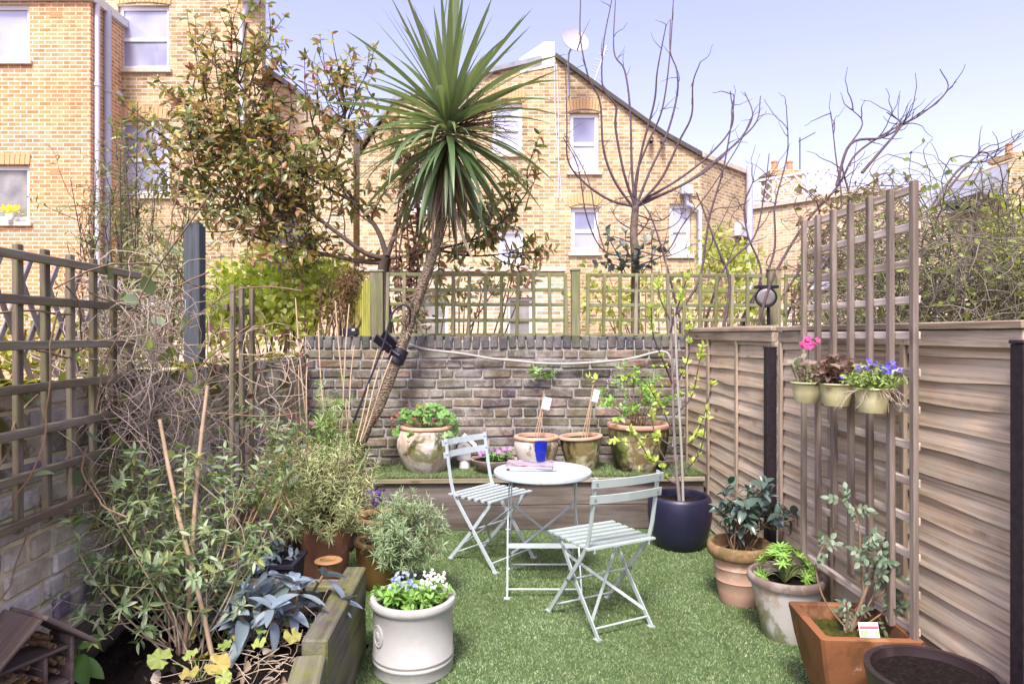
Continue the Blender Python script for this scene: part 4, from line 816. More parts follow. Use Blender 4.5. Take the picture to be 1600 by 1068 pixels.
# ---------------------------------------------------------------- little things
grw = plain('grey_painted_wood', c(150, 150, 146), .8, .2, var=.15, scale=20); whp = plain('white_painted_wood', c(232, 230, 224), .7, .3, var=.06)
p = sp(726, 5.66); t = thing('bird_house', 'small grey bird house with a white pitched roof behind the far chair', 'bird house', p)
v, f = prism([(-.055, .08), (.055, .08), (.055, .21), (0, .265), (-.055, .21)], -.05, .05); lobj('body', v, f, grw, t, Matrix.Translation(p)); v, f = lathe([(.045, 0), (.045, .078), (0, .078)], 24); lobj('base', v, f, whp, t, Matrix.Translation(p))
plank('roof_board', p+Vector((-.008, 0, .283)), p+Vector((.098, 0, .186)), .13, .012, whp, t, (0, 1, 0)); plank('roof_board', p+Vector((-.0, 0, .276)), p+Vector((-.098, 0, .186)), .13, .012, whp, t, (0, 1, 0))
tube('entrance_ring', [p+Vector((0, -.056, .185)), p+Vector((0, -.049, .185))], .018, lead, t, 16)
# insect hotel, bottom left
iw = wood('insect_hotel_wood', [c(120, 108, 100), c(108, 98, 92), c(130, 118, 108)], .9, 50)
p = Vector((-1.475, 2.06, .315)); Mi = Matrix.Translation(p) @ Matrix.Rotation(R(66), 4, 'Z'); t = thing('insect_hotel', 'small wooden insect hotel with a pitched roof at the bottom left', 'insect hotel', p, None, Mi)
hw, hh, ap, dp = .115, .24, .36, .11
for x in (-hw, hw): lbox('side_board', (x-.007, -dp/2, 0), (x+.007, dp/2, hh+.02), iw, t, Mi)
lbox('back_board', (-hw+.008, dp/2-.012, .0), (hw-.008, dp/2, hh), iw, t, Mi); lbox('floor_board', (-hw+.008, -dp/2, .0), (hw-.008, dp/2-.013, .014), iw, t, Mi); lbox('shelf_board', (-hw+.008, -dp/2, .115), (hw-.008, dp/2-.013, .127), iw, t, Mi); lbox('shelf_board', (-hw+.008, -dp/2, .225), (hw-.008, dp/2-.013, .237), iw, t, Mi); lbox('divider', (-.006, -dp/2+.002, .015), (.006, dp/2-.014, .114), iw, t, Mi); lbox('divider', (.03, -dp/2+.002, .128), (.042, dp/2-.014, .224), iw, t, Mi)
for sg in (-1, 1): plank('roof_board', Mi @ Vector((.006*sg, -.012, ap+.004)), Mi @ Vector((sg*(hw+.05), -.012, hh-.012)), dp+.07, .014, iw, t, Mi.to_3x3() @ Vector((0, 1, 0)))
rr = random.Random(4); cut = plain('cut_cane', c(150, 128, 96), .9, .1, var=.3, scale=60); T_ = Tubes()
for k in range(60):
    x = rr.uniform(-hw+.016, hw-.016); z = rr.choice((rr.uniform(.02, .108), rr.uniform(.133, .218), rr.uniform(.243, .30)))
    if z > .24 and abs(x) > (ap-z)*.8: continue
    T_.add([Mi @ Vector((x, -dp/2+.012+rr.uniform(0, .01), z)), Mi @ Vector((x, dp/2-.016, z))], rr.uniform(.005, .009), 8)
T_.build('cane_bundle', cut, t, kind='stuff')
tube('log_slice', [Mi @ Vector((-.05, -dp/2, .168)), Mi @ Vector((-.05, dp/2-.02, .168))], .03, cut, t, 14)
# black box and solar light on the back wall, strap on the trunk, white cable, round lamp
blk2 = plain('black_solar_plastic', c(34, 32, 44), .45, .4, var=.1)
p = Vector((pxx(552), backy(-1.4)+.02, 1.51)); t = thing('junction_box', 'small black plastic box sitting on top of the brick wall', 'box', p); bx('case', p+Vector((-.065, -.04, 0)), p+Vector((.06, .04, .065)), blk2, t, .006); bx('badge', p+Vector((.015, -.044, .04)), p+Vector((.04, -.041, .055)), plain('badge_print', c(210, 210, 210), .5), t, .0005)
p = at(606, 545, 5.55); t = thing('solar_light', 'black solar spotlight with two tilted panels strapped beside the leaning trunk', 'lamp', p)
plank('panel', at(586, 527, 5.52), at(610, 547, 5.50), .085, .016, blk2, t, (.4, -.6, .7)); plank('panel', at(598, 520, 5.56), at(618, 540, 5.54), .085, .016, blk2, t, (.4, -.6, .7)); tube('bracket', [at(612, 548, 5.53), at(624, 556, 5.52)], .02, blk2, t, 8)
t = tube('black_cable', smooth_path([at(551, 662, 5.3), at(575, 600, 5.36), at(600, 535, 5.42), at(612, 492, 5.46), at(628, 476, 5.48), at(640, 482, 5.48), at(640, 505, 5.5)], 6), .009, blk2, None, 8); setp(t, 'black cable looping over the leaning palm trunk', 'cable')
cab = plain('white_cable_sheath', c(170, 164, 154), .7, .2, var=.1, scale=30)
pts = [(640, 538), (668, 546), (720, 552), (768, 560), (812, 564), (842, 567), (890, 568), (940, 565), (985, 560), (1020, 551), (1036, 549), (1046, 556), (1052, 580)]
t = tube('white_cable', smooth_path([at(a, b, backy(0)-.06+K*(a-800)/F*5.8) for a, b in pts], 5), .011, cab, None, 8); setp(t, 'thick white cable sagging along the top of the back wall', 'cable')
p = at(1197, 464, 5.80); t = thing('round_lamp', 'round black wall lamp fixed to the trellis post', 'lamp', p); Dm = Matrix.Translation(p) @ Vector((-.35, -1, -.2)).to_track_quat('Z', 'Y').to_matrix().to_4x4()
v, f = lathe([(0, -.04), (.075, -.035), (.088, -.01), (.090, .02), (.084, .03), (.074, .028), (0, .022)], 32); obj('housing', mesh(v, f, True, 40), blk2, t, Dm); v, f = lathe([(0, .030), (.05, .030), (.074, .0285), (.074, .024)], 32); obj('lens', mesh(v, f, True), plain('lamp_lens', c(140, 136, 132), .3, .5, var=.2), t, Dm)
bx('solar_top', p+Vector((-.08, -.03, .075)), p+Vector((.10, .07, .10)), blk2, t); tube('arm', [p+Vector((.03, .03, -.06)), p+Vector((.04, .05, -.26))], .014, blk2, t, 8)
# canes and stakes
bam = plain('bamboo_cane', c(170, 148, 120), .6, .3, var=.2, scale=14)
def cane(label, a, b, r_, group=None, mat=None, nodes=True, name='bamboo_cane'):
    a, b = Vector(a), Vector(b); t = thing(name, label, 'cane', b, group); L = (a-b).length; pts = []; rad = []; n = max(4, int(L/.16))
    for i in range(n+1):
        for dz, k in ((-.012, 1), (0, 1.22), (.012, 1)):
            u = min(1, max(0, i/n+dz/L)); pts.append(b.lerp(a, u)+Vector((.004*math.sin(u*7), .004*math.cos(u*5), 0))); rad.append(r_*k*(1-.25*u) if nodes else r_*(1-.15*u))
    q = [pts[0]]; rq = [rad[0]]
    for x, y in zip(pts[1:], rad[1:]):
        if (x-q[-1]).length > .002: q.append(x); rq.append(y)
    tube('stem', q, rq, mat or bam, t, 9); return t
cane('pale tan bamboo cane leaning left in the front bed, the longer of two', at(248, 655, 2.62), gp(335, 1046, .29), .0095)
cane('bleached bamboo cane leaning right in the front bed, crossing the longer one', at(323, 602, 2.72), gp(284, 1036, .29), .0095)
thin = [(461, 465, 487, 760), (497, 505, 508, 700), (523, 470, 548, 720), (545, 475, 530, 720), (553, 540, 541, 680), (458, 546, 464, 700), (480, 560, 478, 700), (466, 570, 471, 706), (590, 545, 556, 690), (600, 548, 562, 690), (612, 556, 565, 690), (450, 655, 462, 720)]
for i, (a, b, e, g_) in enumerate(thin):
    od = ('first', 'second', 'third', 'fourth', 'fifth', 'sixth', 'seventh', 'eighth', 'ninth', 'tenth', 'eleventh', 'twelfth')[sorted(q_[0] for q_ in thin).index(a)]; lb = od+' thin cane from the left leaning in the back left corner'
    cane(lb, at(a, b, 5.55-.03*(i % 4)), at(e, g_, 5.2-.04*(i % 5)), .0058, 'thin canes in the left corner', None, False, 'thin_cane')
# stakes with white tags in the twin pots
tagm = plain('white_card', c(236, 236, 242), .6, .3, var=.02)
for i, (px, py, bp, tg) in enumerate(((850, 610, 838, (854, 630)), (927, 600, 913, (931, 618)))):
    base = sp(bp); base.z += .2
    t = thing('plant_stake', ('pair of thin stakes tied together with a white tag in the left twin pot', 'pair of thin stakes with a white tag in the right twin pot')[i], 'stake', base, 'tagged stakes on the shelf')
    tube('stake', [base, at(px, py, 5.62)], .0055, bam, t, 7); tube('stake', [base+Vector((-.03, .01, 0)), at(px-2, py+16, 5.62)], .0045, bam, t, 7); tube('twig', [base+Vector((.02, .0, 0)), at(px+1, py+8, 5.6)], .005, bam, t, 6)
    q = at(tg[0], tg[1], 5.58); Mq = Matrix.Translation(q) @ Matrix.Rotation(R(14), 4, 'Y') @ Matrix.Rotation(R(10), 4, 'Z'); obj('tag', fixn(mesh(*cbox(.068 if i == 0 else .05, .002, .10, .0005))), tagm, t, Mq)
# care label in the square planter
p = gp(1358, 998, .33); t = thing('plant_label', 'white plant label with a pink stripe in the square planter', 'label', p); Mq = Matrix.Translation(gp(1358, 984, .355)) @ Matrix.Rotation(R(-18), 4, 'X')
obj('card', fixn(mesh(*cbox(.078, .002, .058, .0006))), tagm, t, Mq); obj('stripe', fixn(mesh(*cbox(.074, .0016, .011, .0003))), plain('pink_print', c(216, 96, 110), .5), t, Mq @ Matrix.Translation((0, -.0014, .010))); obj('picture', fixn(mesh(*cbox(.074, .0016, .024, .0003))), plain('green_print', c(150, 176, 140), .5, var=.3, scale=60), t, Mq @ Matrix.Translation((0, -.0014, -.012))); obj('blossom_print', fixn(mesh(*cbox(.026, .0014, .018, .0003))), plain('pale_print', c(232, 196, 200), .5), t, Mq @ Matrix.Translation((.008, -.0025, -.012)))
# flowers on the far windowsill
fl_y = leafmat('yellow_petals', [c(236, 216, 30), c(246, 232, 80)], .6, .3)
fv_p = Vector((fp(20, 0, 12.5)[0], 12.42, fp(0, 346, 12.5)[1])); v, f = lathe([(.05, 0), (.07, .12), (.06, .12), (.05, .02), (0, .02)], 14); obj('vase', mesh(v, f, True), pipe_w, fv, Matrix.Translation(fv_p))
lv = Leaves(); rr = random.Random(1)
for i in range(70): lv.add(fv_p+Vector((rr.gauss(0, .09), rr.gauss(0, .04), .2+rr.gauss(0, .035))), rv(rr)+Vector((0, 0, .6)), rv(rr)+Vector((0, -1, 0)), .07)
lv.build(leaf_tmpl(.6, 2, .1, .1, 'ovate'), fl_y, fv, 0, rest='blossom')
# ================================================================ plants
def arc_leaf(wd, bend, seg=9, fold=.25, twist=0.0):
    """long strap leaf bending by 'bend' radians over its length"""
    V = []; Q = []; y = z = 0.0
    for i in range(seg+1):
        t = i/seg; a = bend*t**1.3; h = wd/2*min(1, .45+t*3.2)*max(.02, (1-t**2.6)); tw = twist*t
        n = (math.sin(a), math.cos(a)); ct, st = math.cos(tw), math.sin(tw)
        for s_ in (-1, 0, 1):
            e = fold*h*(abs(s_)); V.append((s_*h*ct, y+n[0]*e, z+n[1]*e+s_*h*st)); 
        y += math.cos(a)/seg; z -= math.sin(a)/seg
    for i in range(seg):
        a = i*3; Q += [[a, a+1, a+4, a+3], [a+1, a+2, a+5, a+4]]
    return np.array(V), np.array(Q)
bark = plain('grey_bark', c(112, 100, 88), .9, .15, var=.3, scale=30, bump=.6); dbark = plain('dark_twig_bark', c(84, 74, 66), .85, .2, var=.25, scale=30)
ptw = plain('purple_grey_twig', c(92, 78, 82), .8, .2, var=.25, scale=20); straw = plain('dry_straw_stem', c(176, 160, 138), .85, .2, var=.25, scale=20); gstem = plain('green_stem', c(110, 122, 70), .7, .3, var=.2, scale=20); brs = plain('brown_stem', c(126, 104, 82), .85, .2, var=.25, scale=25)
def plant(name, label, cat, base, group=None): return thing(name, label, cat, base, group)
# ---------------------------------------------------------------- cabbage palm
tr = NT('palm_trunk', .95, .1); _v = tr.coord('Object', (1, 1, 2.2), False); vo = tr.new('ShaderNodeTexVoronoi'); tr.l.new(_v, vo.inputs['Vector']); vo.inputs['Scale'].default_value = 46
tr.bump(vo.outputs['Distance'], 1, .02); trunkm = tr.col(tr.mix(tr.ramp(vo.outputs['Distance'], [(.1, 0.0), (.55, 1.0)]), c(78, 66, 54), c(150, 134, 112)))
base = at(546, 716, 5.42); base.z = .05; t = plant('cabbage_palm', 'tall cabbage palm with a leaning trunk and a burst of sword leaves', 'palm tree', base)
path = smooth_path([base, at(562, 690, 5.45), at(590, 635, 5.5), at(622, 555, 5.6), at(648, 480, 5.64), at(680, 385, 5.68), at(698, 300, 5.7), at(704, 215, 5.7)], 10)
V, Q = tube_np(path, np.interp(np.linspace(0, 1, len(path)), [0, .15, .5, .75, 1], [.064, .052, .045, .04, .034]), 22); V = V+rs.randn(*V.shape)*.0035
obj('trunk', npmesh(V-np.array(base), Q, 4, True), trunkm, t, WM[t.name])
rr = random.Random(5); cl = leafmat('sword_leaf', [c(48, 68, 40), c(66, 90, 52), c(88, 108, 68), c(112, 128, 92), c(56, 80, 48)], .4, .2, .5, c(140, 156, 116))
ms = [npmesh(*arc_leaf(.057, b, 10, .22, tw), 4, True) for b, tw in ((.12, .3), (.38, -.4), (.65, .4), (1.0, -.3), (1.4, .5), (1.9, -.4))]
for m in ms: m.materials.append(cl)
C0 = at(700, 196, 5.7)
for i in range(215):
    u = (i+.5)/215; th = R(3)+R(150)*u**.76+rr.gauss(0, .16); ph = i*2.39996+rr.uniform(-.3, .3)
    d = Vector((math.sin(th)*math.cos(ph), math.sin(th)*math.sin(ph), math.cos(th)))
    L = rr.uniform(.75, 1.15)*(1 if u < .7 else .85); k = 0 if u < .2 else 1 if u < .4 else 2 if u < .6 else 3 if u < .75 else 4 if u < .9 else 4
    if th > R(105): k = rr.choice((1, 2)); 
    k = min(5, max(0, k+rr.choice((-1, 0, 0, 0, 1))))
    p = C0+Vector((0, 0, .12-.32*u))+d*.03; n = Vector((0, 0, 1))-d*d.z
    if n.length < .05: n = Vector((math.cos(ph), math.sin(ph), 0))*-1
    if th < R(20): n = -Vector((math.cos(ph), math.sin(ph), 0))
    n.normalize(); x = d.cross(n).normalized(); M = Matrix((x*rr.uniform(.8, 1.1), d, x.cross(d))).transposed().to_4x4(); M.translation = p
    obj('leaf', ms[k], None, t, M @ Matrix.Scale(L, 4))
dead = leafmat('dead_leaf', [c(120, 100, 84), c(150, 134, 116), c(96, 78, 66), c(170, 160, 146)], .8, .15, .2)
lv = Leaves()
for i in range(90):
    p, d = along(path, rr.uniform(.50, .62)); a = rr.uniform(0, 6.3); o = Vector((math.cos(a), math.sin(a), 0)); lv.add(p+o*.045, o*.6+Vector((0, 0, rr.uniform(-1, .9)))+rv(rr, .3), o+rv(rr, .3), rr.uniform(.08, .2))
for i in range(46):
    a = rr.uniform(0, 6.3); o = Vector((math.cos(a), math.sin(a), 0)); lv.add(C0+Vector((0, 0, -.1-rr.random()*.5))+o*.05, o*.35+Vector((0, 0, -1)), o, rr.uniform(.4, .8), .5)
lv.build([arc_leaf(.08, .5, 5, .2, .6), arc_leaf(.07, -.6, 5, .1, -.8)], dead, t, 0, rest='dead_leaf_skirt')
T_ = Tubes()
for i in range(26):
    q = walk(rr, C0+Vector((.02, -.05, -.05)), Vector((.9, -.25+rr.gauss(0, .3), .25+rr.gauss(0, .22))), rr.uniform(.35, .62), 8, .12, 0, .1); T_.add(q, np.linspace(.006, .002, len(q)), 4)
    for k in range(9):
        p, d = along(q, rr.uniform(.3, 1)); T_.add(walk(rr, p, d+rv(rr, .7), rr.uniform(.06, .16), 4, .3), .0016, 3)
T_.build('dry_flower_stalk', plain('dry_flower_brown', c(84, 66, 56), .9, .1, var=.2), t, kind='stuff')
v = [(p, r_) for p, r_ in ((at(617, 566, 5.58), .068), (at(627, 545, 5.6), .07))]; tube('strap', [v[0][0], v[1][0]], [.070, .067], blk2, t, 18)
# ---------------------------------------------------------------- red tipped tree
photm = leafmat('red_tip_leaf', [c(76, 92, 58), c(106, 120, 66), c(140, 142, 78), c(92, 108, 76), c(176, 164, 92), c(160, 124, 90), c(122, 134, 86), c(150, 104, 84), c(176, 136, 112)], .3, .35, .5)
photr = leafmat('bronze_tip_leaf', [c(140, 88, 66), c(120, 72, 62), c(158, 116, 84), c(110, 80, 72)], .35, .35, .5)
base = Vector((-1.22, 6.65, 0)); t = plant('red_tip_tree', 'bushy red tipped evergreen tree spreading left behind the palm', 'tree', base); rr = random.Random(13)
T_ = Tubes(); lv = Leaves(); lr = Leaves()
trunk = smooth_path([base, Vector((-1.2, 6.6, 1.2)), at(598, 440, 6.55), at(604, 400, 6.5)], 5); T_.add(trunk, np.linspace(.075, .05, len(trunk)), 10)
limbs = [[(604, 405), (570, 395), (535, 370), (480, 330), (420, 300), (350, 290), (290, 270)], [(604, 400), (590, 360), (560, 320), (520, 270), (490, 200), (478, 130)], [(600, 410), (560, 408), (500, 395), (430, 380), (350, 350)], [(605, 400), (625, 340), (640, 280), (650, 230)], [(480, 330), (440, 260), (410, 190), (380, 140), (345, 90)], [(420, 300), (370, 230), (330, 180), (300, 140)], [(520, 270), (540, 200), (525, 140)], [(604, 405), (680, 390), (750, 370), (800, 330), (835, 285)], [(680, 390), (740, 400), (800, 395)], [(480, 330), (430, 330), (370, 310), (310, 300)], [(560, 320), (470, 270), (420, 230)], [(430, 260), (330, 240), (270, 230)]]
LB_ = []
for j, l in enumerate(limbs):
    dz = rr.uniform(-.5, .6); n = len(l); q = smooth_path([at(a, b, 6.5+dz*i/n) for i, (a, b) in enumerate(l)], 5); T_.add(q, np.linspace(.028 if j < 4 else .015, .005, len(q)), 7); LB_.append(q)
def shoot(q, n, size, L, up=.1, lv_=None, nl=8):
    for i in range(n):
        p, d = along(q, rr.uniform(.22, 1)); dd = (d*.4+rv(rr, .75)+Vector((0, 0, .25))).normalized(); s_ = walk(rr, p, dd, rr.uniform(.5, 1.2)*L, 6, .16, up); T_.add(s_, np.linspace(.008, .003, len(s_)), 4)
        leafs_on(rr, lv_ or lv, s_, .2, 1, nl, size, .75, 3, .4, .1)
        for k in range(2):
            p2, d2 = along(s_, rr.uniform(.3, .8)); s2 = walk(rr, p2, d2+rv(rr, .6), L*.45, 4, .15, up); T_.add(s2, np.linspace(.005, .002, len(s2)), 4); leafs_on(rr, lv, s2, .2, 1, nl-2, size, .75, 3, .4, .1)
for j, q in enumerate(LB_): shoot(q, (19, 14, 30, 10, 18, 17, 11, 13, 9, 24, 19, 16)[j], .10, .66 if j not in (7, 8) else .5)
for px, py, tx, ty in ((345, 150, 338, 45), (352, 140, 362, 70), (330, 150, 300, 110), (480, 190, 478, 95), (500, 190, 497, 125), (545, 200, 520, 115), (530, 200, 527, 150), (430, 190, 410, 120), (400, 170, 425, 110), (590, 230, 560, 150), (300, 170, 270, 150), (820, 330, 838, 270), (800, 330, 812, 270), (460, 200, 452, 140)):
    q = walk(rr, at(px, py, 6.5), at(tx, ty, 6.5)-at(px, py, 6.5), (at(tx, ty, 6.5)-at(px, py, 6.5)).length, 7, .05, .02); T_.add(q, np.linspace(.007, .003, len(q)), 4); leafs_on(rr, lv, q, .0, .5, 5, .10, .8, 0, .4); leafs_on(rr, lr, q, .5, 1, 6, .105, .6, 5, .3)
T_.build('branches', dbark, t); tm = [leaf_tmpl(.42, 4, .16, .12, 'ovate'), leaf_tmpl(.38, 4, .22, .25, 'ovate')]
lv.build(tm, photm, t, 300, rest='foliage'); lr.build(tm, photr, t, 0, rest='young_foliage')
# dead climber hanging beside the palm
base = at(636, 520, 6.2); base.z = 0; t = plant('dead_climber', 'dead brown climber hanging in rags left of the palm trunk', 'climber', base); T_ = Tubes(); lv = Leaves()
for i in range(9):
    q = smooth_path([at(640+rr.gauss(0, 8), 500, 6.2), at(636+rr.gauss(0, 12), 420, 6.2), at(640+rr.gauss(0, 14), 330, 6.15), at(636+rr.gauss(0, 18), 240, 6.1)], 6); T_.add(q, .008, 4); leafs_on(rr, lv, q, .15, 1, 42, .075, .8, 0, .8, .5)
T_.build('stems', brs, t); lv.build([leaf_tmpl(.5, 3, -.3, .4, 'ovate'), leaf_tmpl(.4, 3, .4, -.3, 'ovate')], leafmat('brown_rag_leaf', [c(116, 88, 76), c(140, 112, 98), c(92, 70, 62), c(150, 124, 100)], .8, .2, .15), t, 0)
# ---------------------------------------------------------------- twiggy shrub behind the left wall
def bush(name, label, cat, base, targets, stemm, leafm, tmpl, nshoot, L, size, nl, r0=.012, wander=.12, solo=0, seed=1, group=None, spread=.8, up=.05, tip=2, leafy0=.15):
    """stems from the base to each target point, each with side shoots and leaves"""
    r_ = random.Random(seed); t = plant(name, label, cat, base, group); T_ = Tubes(); lv = Leaves(); base = Vector(base)
    for tg in targets:
        tg = Vector(tg); b = base+Vector((r_.gauss(0, .03), r_.gauss(0, .03), 0)); mid = b.lerp(tg, .5)+Vector((r_.gauss(0, .05), r_.gauss(0, .05), .12*(tg-b).length)); q = smooth_path([b, mid+rv(r_, .03), tg], 6); T_.add(q, np.linspace(r0, r0*.35, len(q)), 5)
        leafs_on(r_, lv, q, .55, 1, nl, size, spread, tip, .35)
        for i in range(nshoot):
            p, d = along(q, r_.uniform(.3, .95)); s_ = walk(r_, p, d*.6+rv(r_, .65), L*r_.uniform(.5, 1.2), 5, wander, up); T_.add(s_, np.linspace(r0*.4, r0*.15, len(s_)), 4); leafs_on(r_, lv, s_, leafy0, 1, nl, size, spread, tip, .35)
    T_.build('stems', stemm, t); lv.build(tmpl, leafm, t, solo); return t
tw = leafmat('small_olive_leaf', [c(100, 114, 70), c(130, 138, 84), c(114, 120, 94), c(146, 142, 106)], .45, .3)
tg = [at(70+rr.uniform(0, 230), 220+rr.uniform(0, 160), 5.2+rr.uniform(-.5, .9)) for _ in range(22)]+[at(190, 190, 5.4), at(200, 230, 5.4), at(150, 260, 5.2), at(110, 280, 5.1), at(215, 160, 5.5)]
bush('twiggy_shrub', 'sparse dark twigged shrub with tiny leaves in front of the brown block', 'shrub', Vector((-2.95, 5.3, 0)), tg, dbark, tw, leaf_tmpl(.3, 2, .15, .1), 10, .36, .055, 10, .009, .2, seed=4)
tg = [at(200+rr.uniform(0, 130), 330+rr.uniform(0, 120), 4.6+rr.uniform(-.4, .6)) for _ in range(12)]
bush('twiggy_shrub', 'low sparse olive leaved shrub right beside the grey post', 'shrub', Vector((-2.4, 4.7, 0)), tg, brs, tw, leaf_tmpl(.35, 2, .15, .1), 11, .32, .065, 10, .009, .2, seed=5)
# ---------------------------------------------------------------- masses of sunlit leaves behind the walls
def leafmass(name, label, cat, blobs, n, size, leafm, tmpl, seed, base, group=None, solo=0, stemm=None):
    r_ = random.Random(seed); t = plant(name, label, cat, base, group); lv = Leaves(); T_ = Tubes()
    for k in range(n):
        ctr, rad = blobs[k % len(blobs)]; d = rv(r_).normalized(); rr_ = r_.random()**.4; p = Vector(ctr)+Vector((d.x*rad[0], d.y*rad[1], d.z*rad[2]))*rr_*(1+.25*math.sin(7*d.x+5*d.z+k % 3))
        lv.add(p, d+rv(r_, .8)+Vector((0, 0, -.2)), d+rv(r_, .6)+Vector((0, 0, .5)), size*r_.uniform(.6, 1.3))
    for ctr, rad in blobs:
        for i in range(7):
            e = Vector(ctr)+Vector((r_.gauss(0, .5)*rad[0], r_.gauss(0, .5)*rad[1], r_.gauss(.2, .5)*rad[2])); T_.add(smooth_path([Vector(base)+rv(r_, .05)*1, Vector(base).lerp(e, .5)+rv(r_, .1), e], 5), np.linspace(.018, .005, 11), 5)
    T_.build('stems', stemm or brs, t); lv.build(tmpl, leafm, t, solo); return t
ivym = leafmat('bright_ivy_leaf', [c(184, 200, 84), c(212, 220, 116), c(144, 166, 64), c(226, 228, 150), c(104, 124, 50)], .4, .45)
ov = leaf_tmpl(.7, 3, .12, .15, 'ovate')
leafmass('ivy_mound', 'bright yellow green ivy mound over the back wall on the left', 'ivy', [(at(390, 470, 7.3), (.5, .4, .42)), (at(450, 475, 7.1), (.5, .4, .42)), (at(430, 430, 7.4), (.6, .4, .35)), (at(500, 440, 7.2), (.42, .4, .3)), (at(350, 490, 7.2), (.3, .4, .4))], 4200, .075, ivym, ov, 3, Vector((-2.5, 7.3, 0)))
drk = leafmat('dry_brown_scrub', [c(110, 84, 62), c(84, 64, 50), c(134, 106, 80)], .85, .15, .15)
leafmass('dry_scrub', 'dark brown dry scrub beside the reed screen on the wall', 'shrub', [(at(530, 470, 6.5), (.26, .2, .26)), (at(550, 440, 6.5), (.18, .2, .16))], 1500, .05, drk, leaf_tmpl(.25, 2, .2, .3), 8, Vector((-1.65, 6.5, 1.2)))
reed = thing('reed_screen', 'greenish reed screen standing behind the left end of the back trellis', 'screen', at(565, 525, 6.3)); reedm = plain('green_reed', c(160, 160, 76), .7, .2, var=.3, scale=3)
for i in range(13):
    x = 540+i*3.4; tube('reed', [at(x, 540, 6.75-.045*i), at(x, 432+rr.uniform(0, 6)+(12-i)*1.6, 6.75-.045*i)], .013, reedm, reed, 7)
yel = leafmat('spring_yellow_leaf', [c(160, 168, 80), c(134, 148, 66), c(190, 190, 112), c(112, 130, 58)], .45, .4)
leafmass('spring_bush', 'yellow green bush behind the right half of the back trellis', 'shrub', [(at(950, 470, 8.2), (.5, .4, .45)), (at(1040, 470, 8.2), (.5, .4, .45)), (at(1130, 440, 8.6), (.45, .4, .6)), (at(1180, 470, 8.4), (.4, .4, .4))], 1000, .075, yel, ov, 5, Vector((2, 8.3, 0)))
leafmass('spring_bush', 'thin yellow green saplings left of the steel flue', 'shrub', [(at(1120, 395, 10), (.3, .3, .4)), (at(1150, 410, 10), (.3, .3, .3))], 420, .09, yel, ov, 6, Vector((3.2, 10, 0)))
leafmass('spring_bush', 'olive leaved bush seen through the left half of the back trellis', 'shrub', [(at(640, 470, 7.2), (.3, .3, .4)), (at(720, 450, 7.4), (.35, .3, .35)), (at(790, 430, 7.4), (.35, .3, .22))], 420, .09, photm, tm[0], 7, Vector((-.8, 7.3, 0)))
leafmass('spring_bush', 'golden shrub at the right edge behind the brambles', 'shrub', [(at(1585, 370, 6.2), (.26, .3, .36)), (at(1600, 420, 6.0), (.2, .3, .3))], 900, .06, leafmat('golden_leaf', [c(170, 180, 60), c(136, 150, 60), c(196, 200, 96)], .45, .4), ov, 9, Vector((4.6, 6.1, 0)))
leafmass('spring_bush', 'low yellowish undergrowth behind the left trellis above the mossy wall', 'shrub', [(at(40, 545, 2.9), (.35, .12, .14)), (at(120, 545, 3.2), (.3, .12, .14))], 700, .035, leafmat('undergrowth_leaf', [c(150, 150, 50), c(110, 118, 44), c(170, 166, 86)], .5, .4), ov, 10, Vector((-2.1, 3.0, 1.1)))
# ---------------------------------------------------------------- bare fan shaped tree behind the trellis
base = at(990, 420, 6.5); base.z = 0; t = plant('bare_tree', 'bare young tree with long wavy shoots fanning against the sky', 'tree', base); D = 6.5
q = smooth_path([base, at(993, 430, D), at(990, 370, D), at(993, 322, D)], 5); tube('trunk', q, np.linspace(.045, .034, len(q)), bark, t, 9)
fan = [[(990, 325), (960, 280), (942, 230), (937, 160), (922, 120), (910, 60), (905, 0)], [(992, 322), (972, 270), (962, 200), (960, 165), (942, 135), (942, 70), (958, 0)], [(992, 322), (987, 260), (983, 170), (975, 110), (962, 80), (960, 0)], [(993, 322), (998, 270), (1012, 220), (1035, 170), (1045, 90), (1050, 0)], [(994, 322), (1015, 270), (1040, 210), (1058, 150), (1055, 110), (1045, 80), (1050, 30)], [(995, 322), (1030, 280), (1062, 220), (1080, 180), (1084, 130), (1094, 98)], [(996, 318), (1060, 280), (1110, 240), (1142, 195), (1140, 142)], [(996, 320), (1070, 285), (1130, 240), (1160, 215), (1174, 180), (1161, 144)], [(997, 322), (1090, 275), (1150, 225), (1180, 190), (1188, 150)], [(988, 322), (950, 312), (910, 285), (890, 250), (884, 190), (884, 100)], [(990, 318), (1000, 240), (1020, 160), (1030, 110), (1040, 40)], [(990, 400), (945, 392), (915, 340), (900, 260), (880, 215)], [(945, 392), (935, 350), (918, 280), (884, 210)], [(997, 415), (1040, 395), (1070, 350), (1110, 300), (1150, 230), (1175, 185)], [(994, 335), (1030, 345), (1050, 330), (1060, 300)], [(994, 350), (1030, 360), (1060, 345), (1068, 310)], [(990, 360), (965, 345), (955, 325)], [(992, 372), (1010, 350), (1018, 330)], [(992, 390), (1040, 400), (1090, 380)], [(990, 380), (960, 370), (945, 380)]]
rr = random.Random(3)
for j, l in enumerate(fan):
    dz = rr.uniform(-.6, .6); n = len(l); q = smooth_path([at(a+rr.uniform(-3, 3)*(i > 0), b, D+dz*i/n) for i, (a, b) in enumerate(l)], 6); r0 = .014 if j < 11 else .008
    tube('branch', q, np.linspace(r0, .0045 if j < 14 else .003, len(q)), ptw, t, 7)
T_ = Tubes()
for ch_ in [x for x in t.children if x.name.startswith('branch')]:
    vs = [Vector(v_.co)+WM[t.name].translation for v_ in ch_.data.vertices][::7]
    for k in range(5):
        p = vs[rr.randint(len(vs)//3, len(vs)-1)]; T_.add(walk(rr, p, rv(rr, .7)+Vector((0, 0, .9)), rr.uniform(.06, .22), 5, .2), np.linspace(.004, .0015, 6), 4)
lv = Leaves()
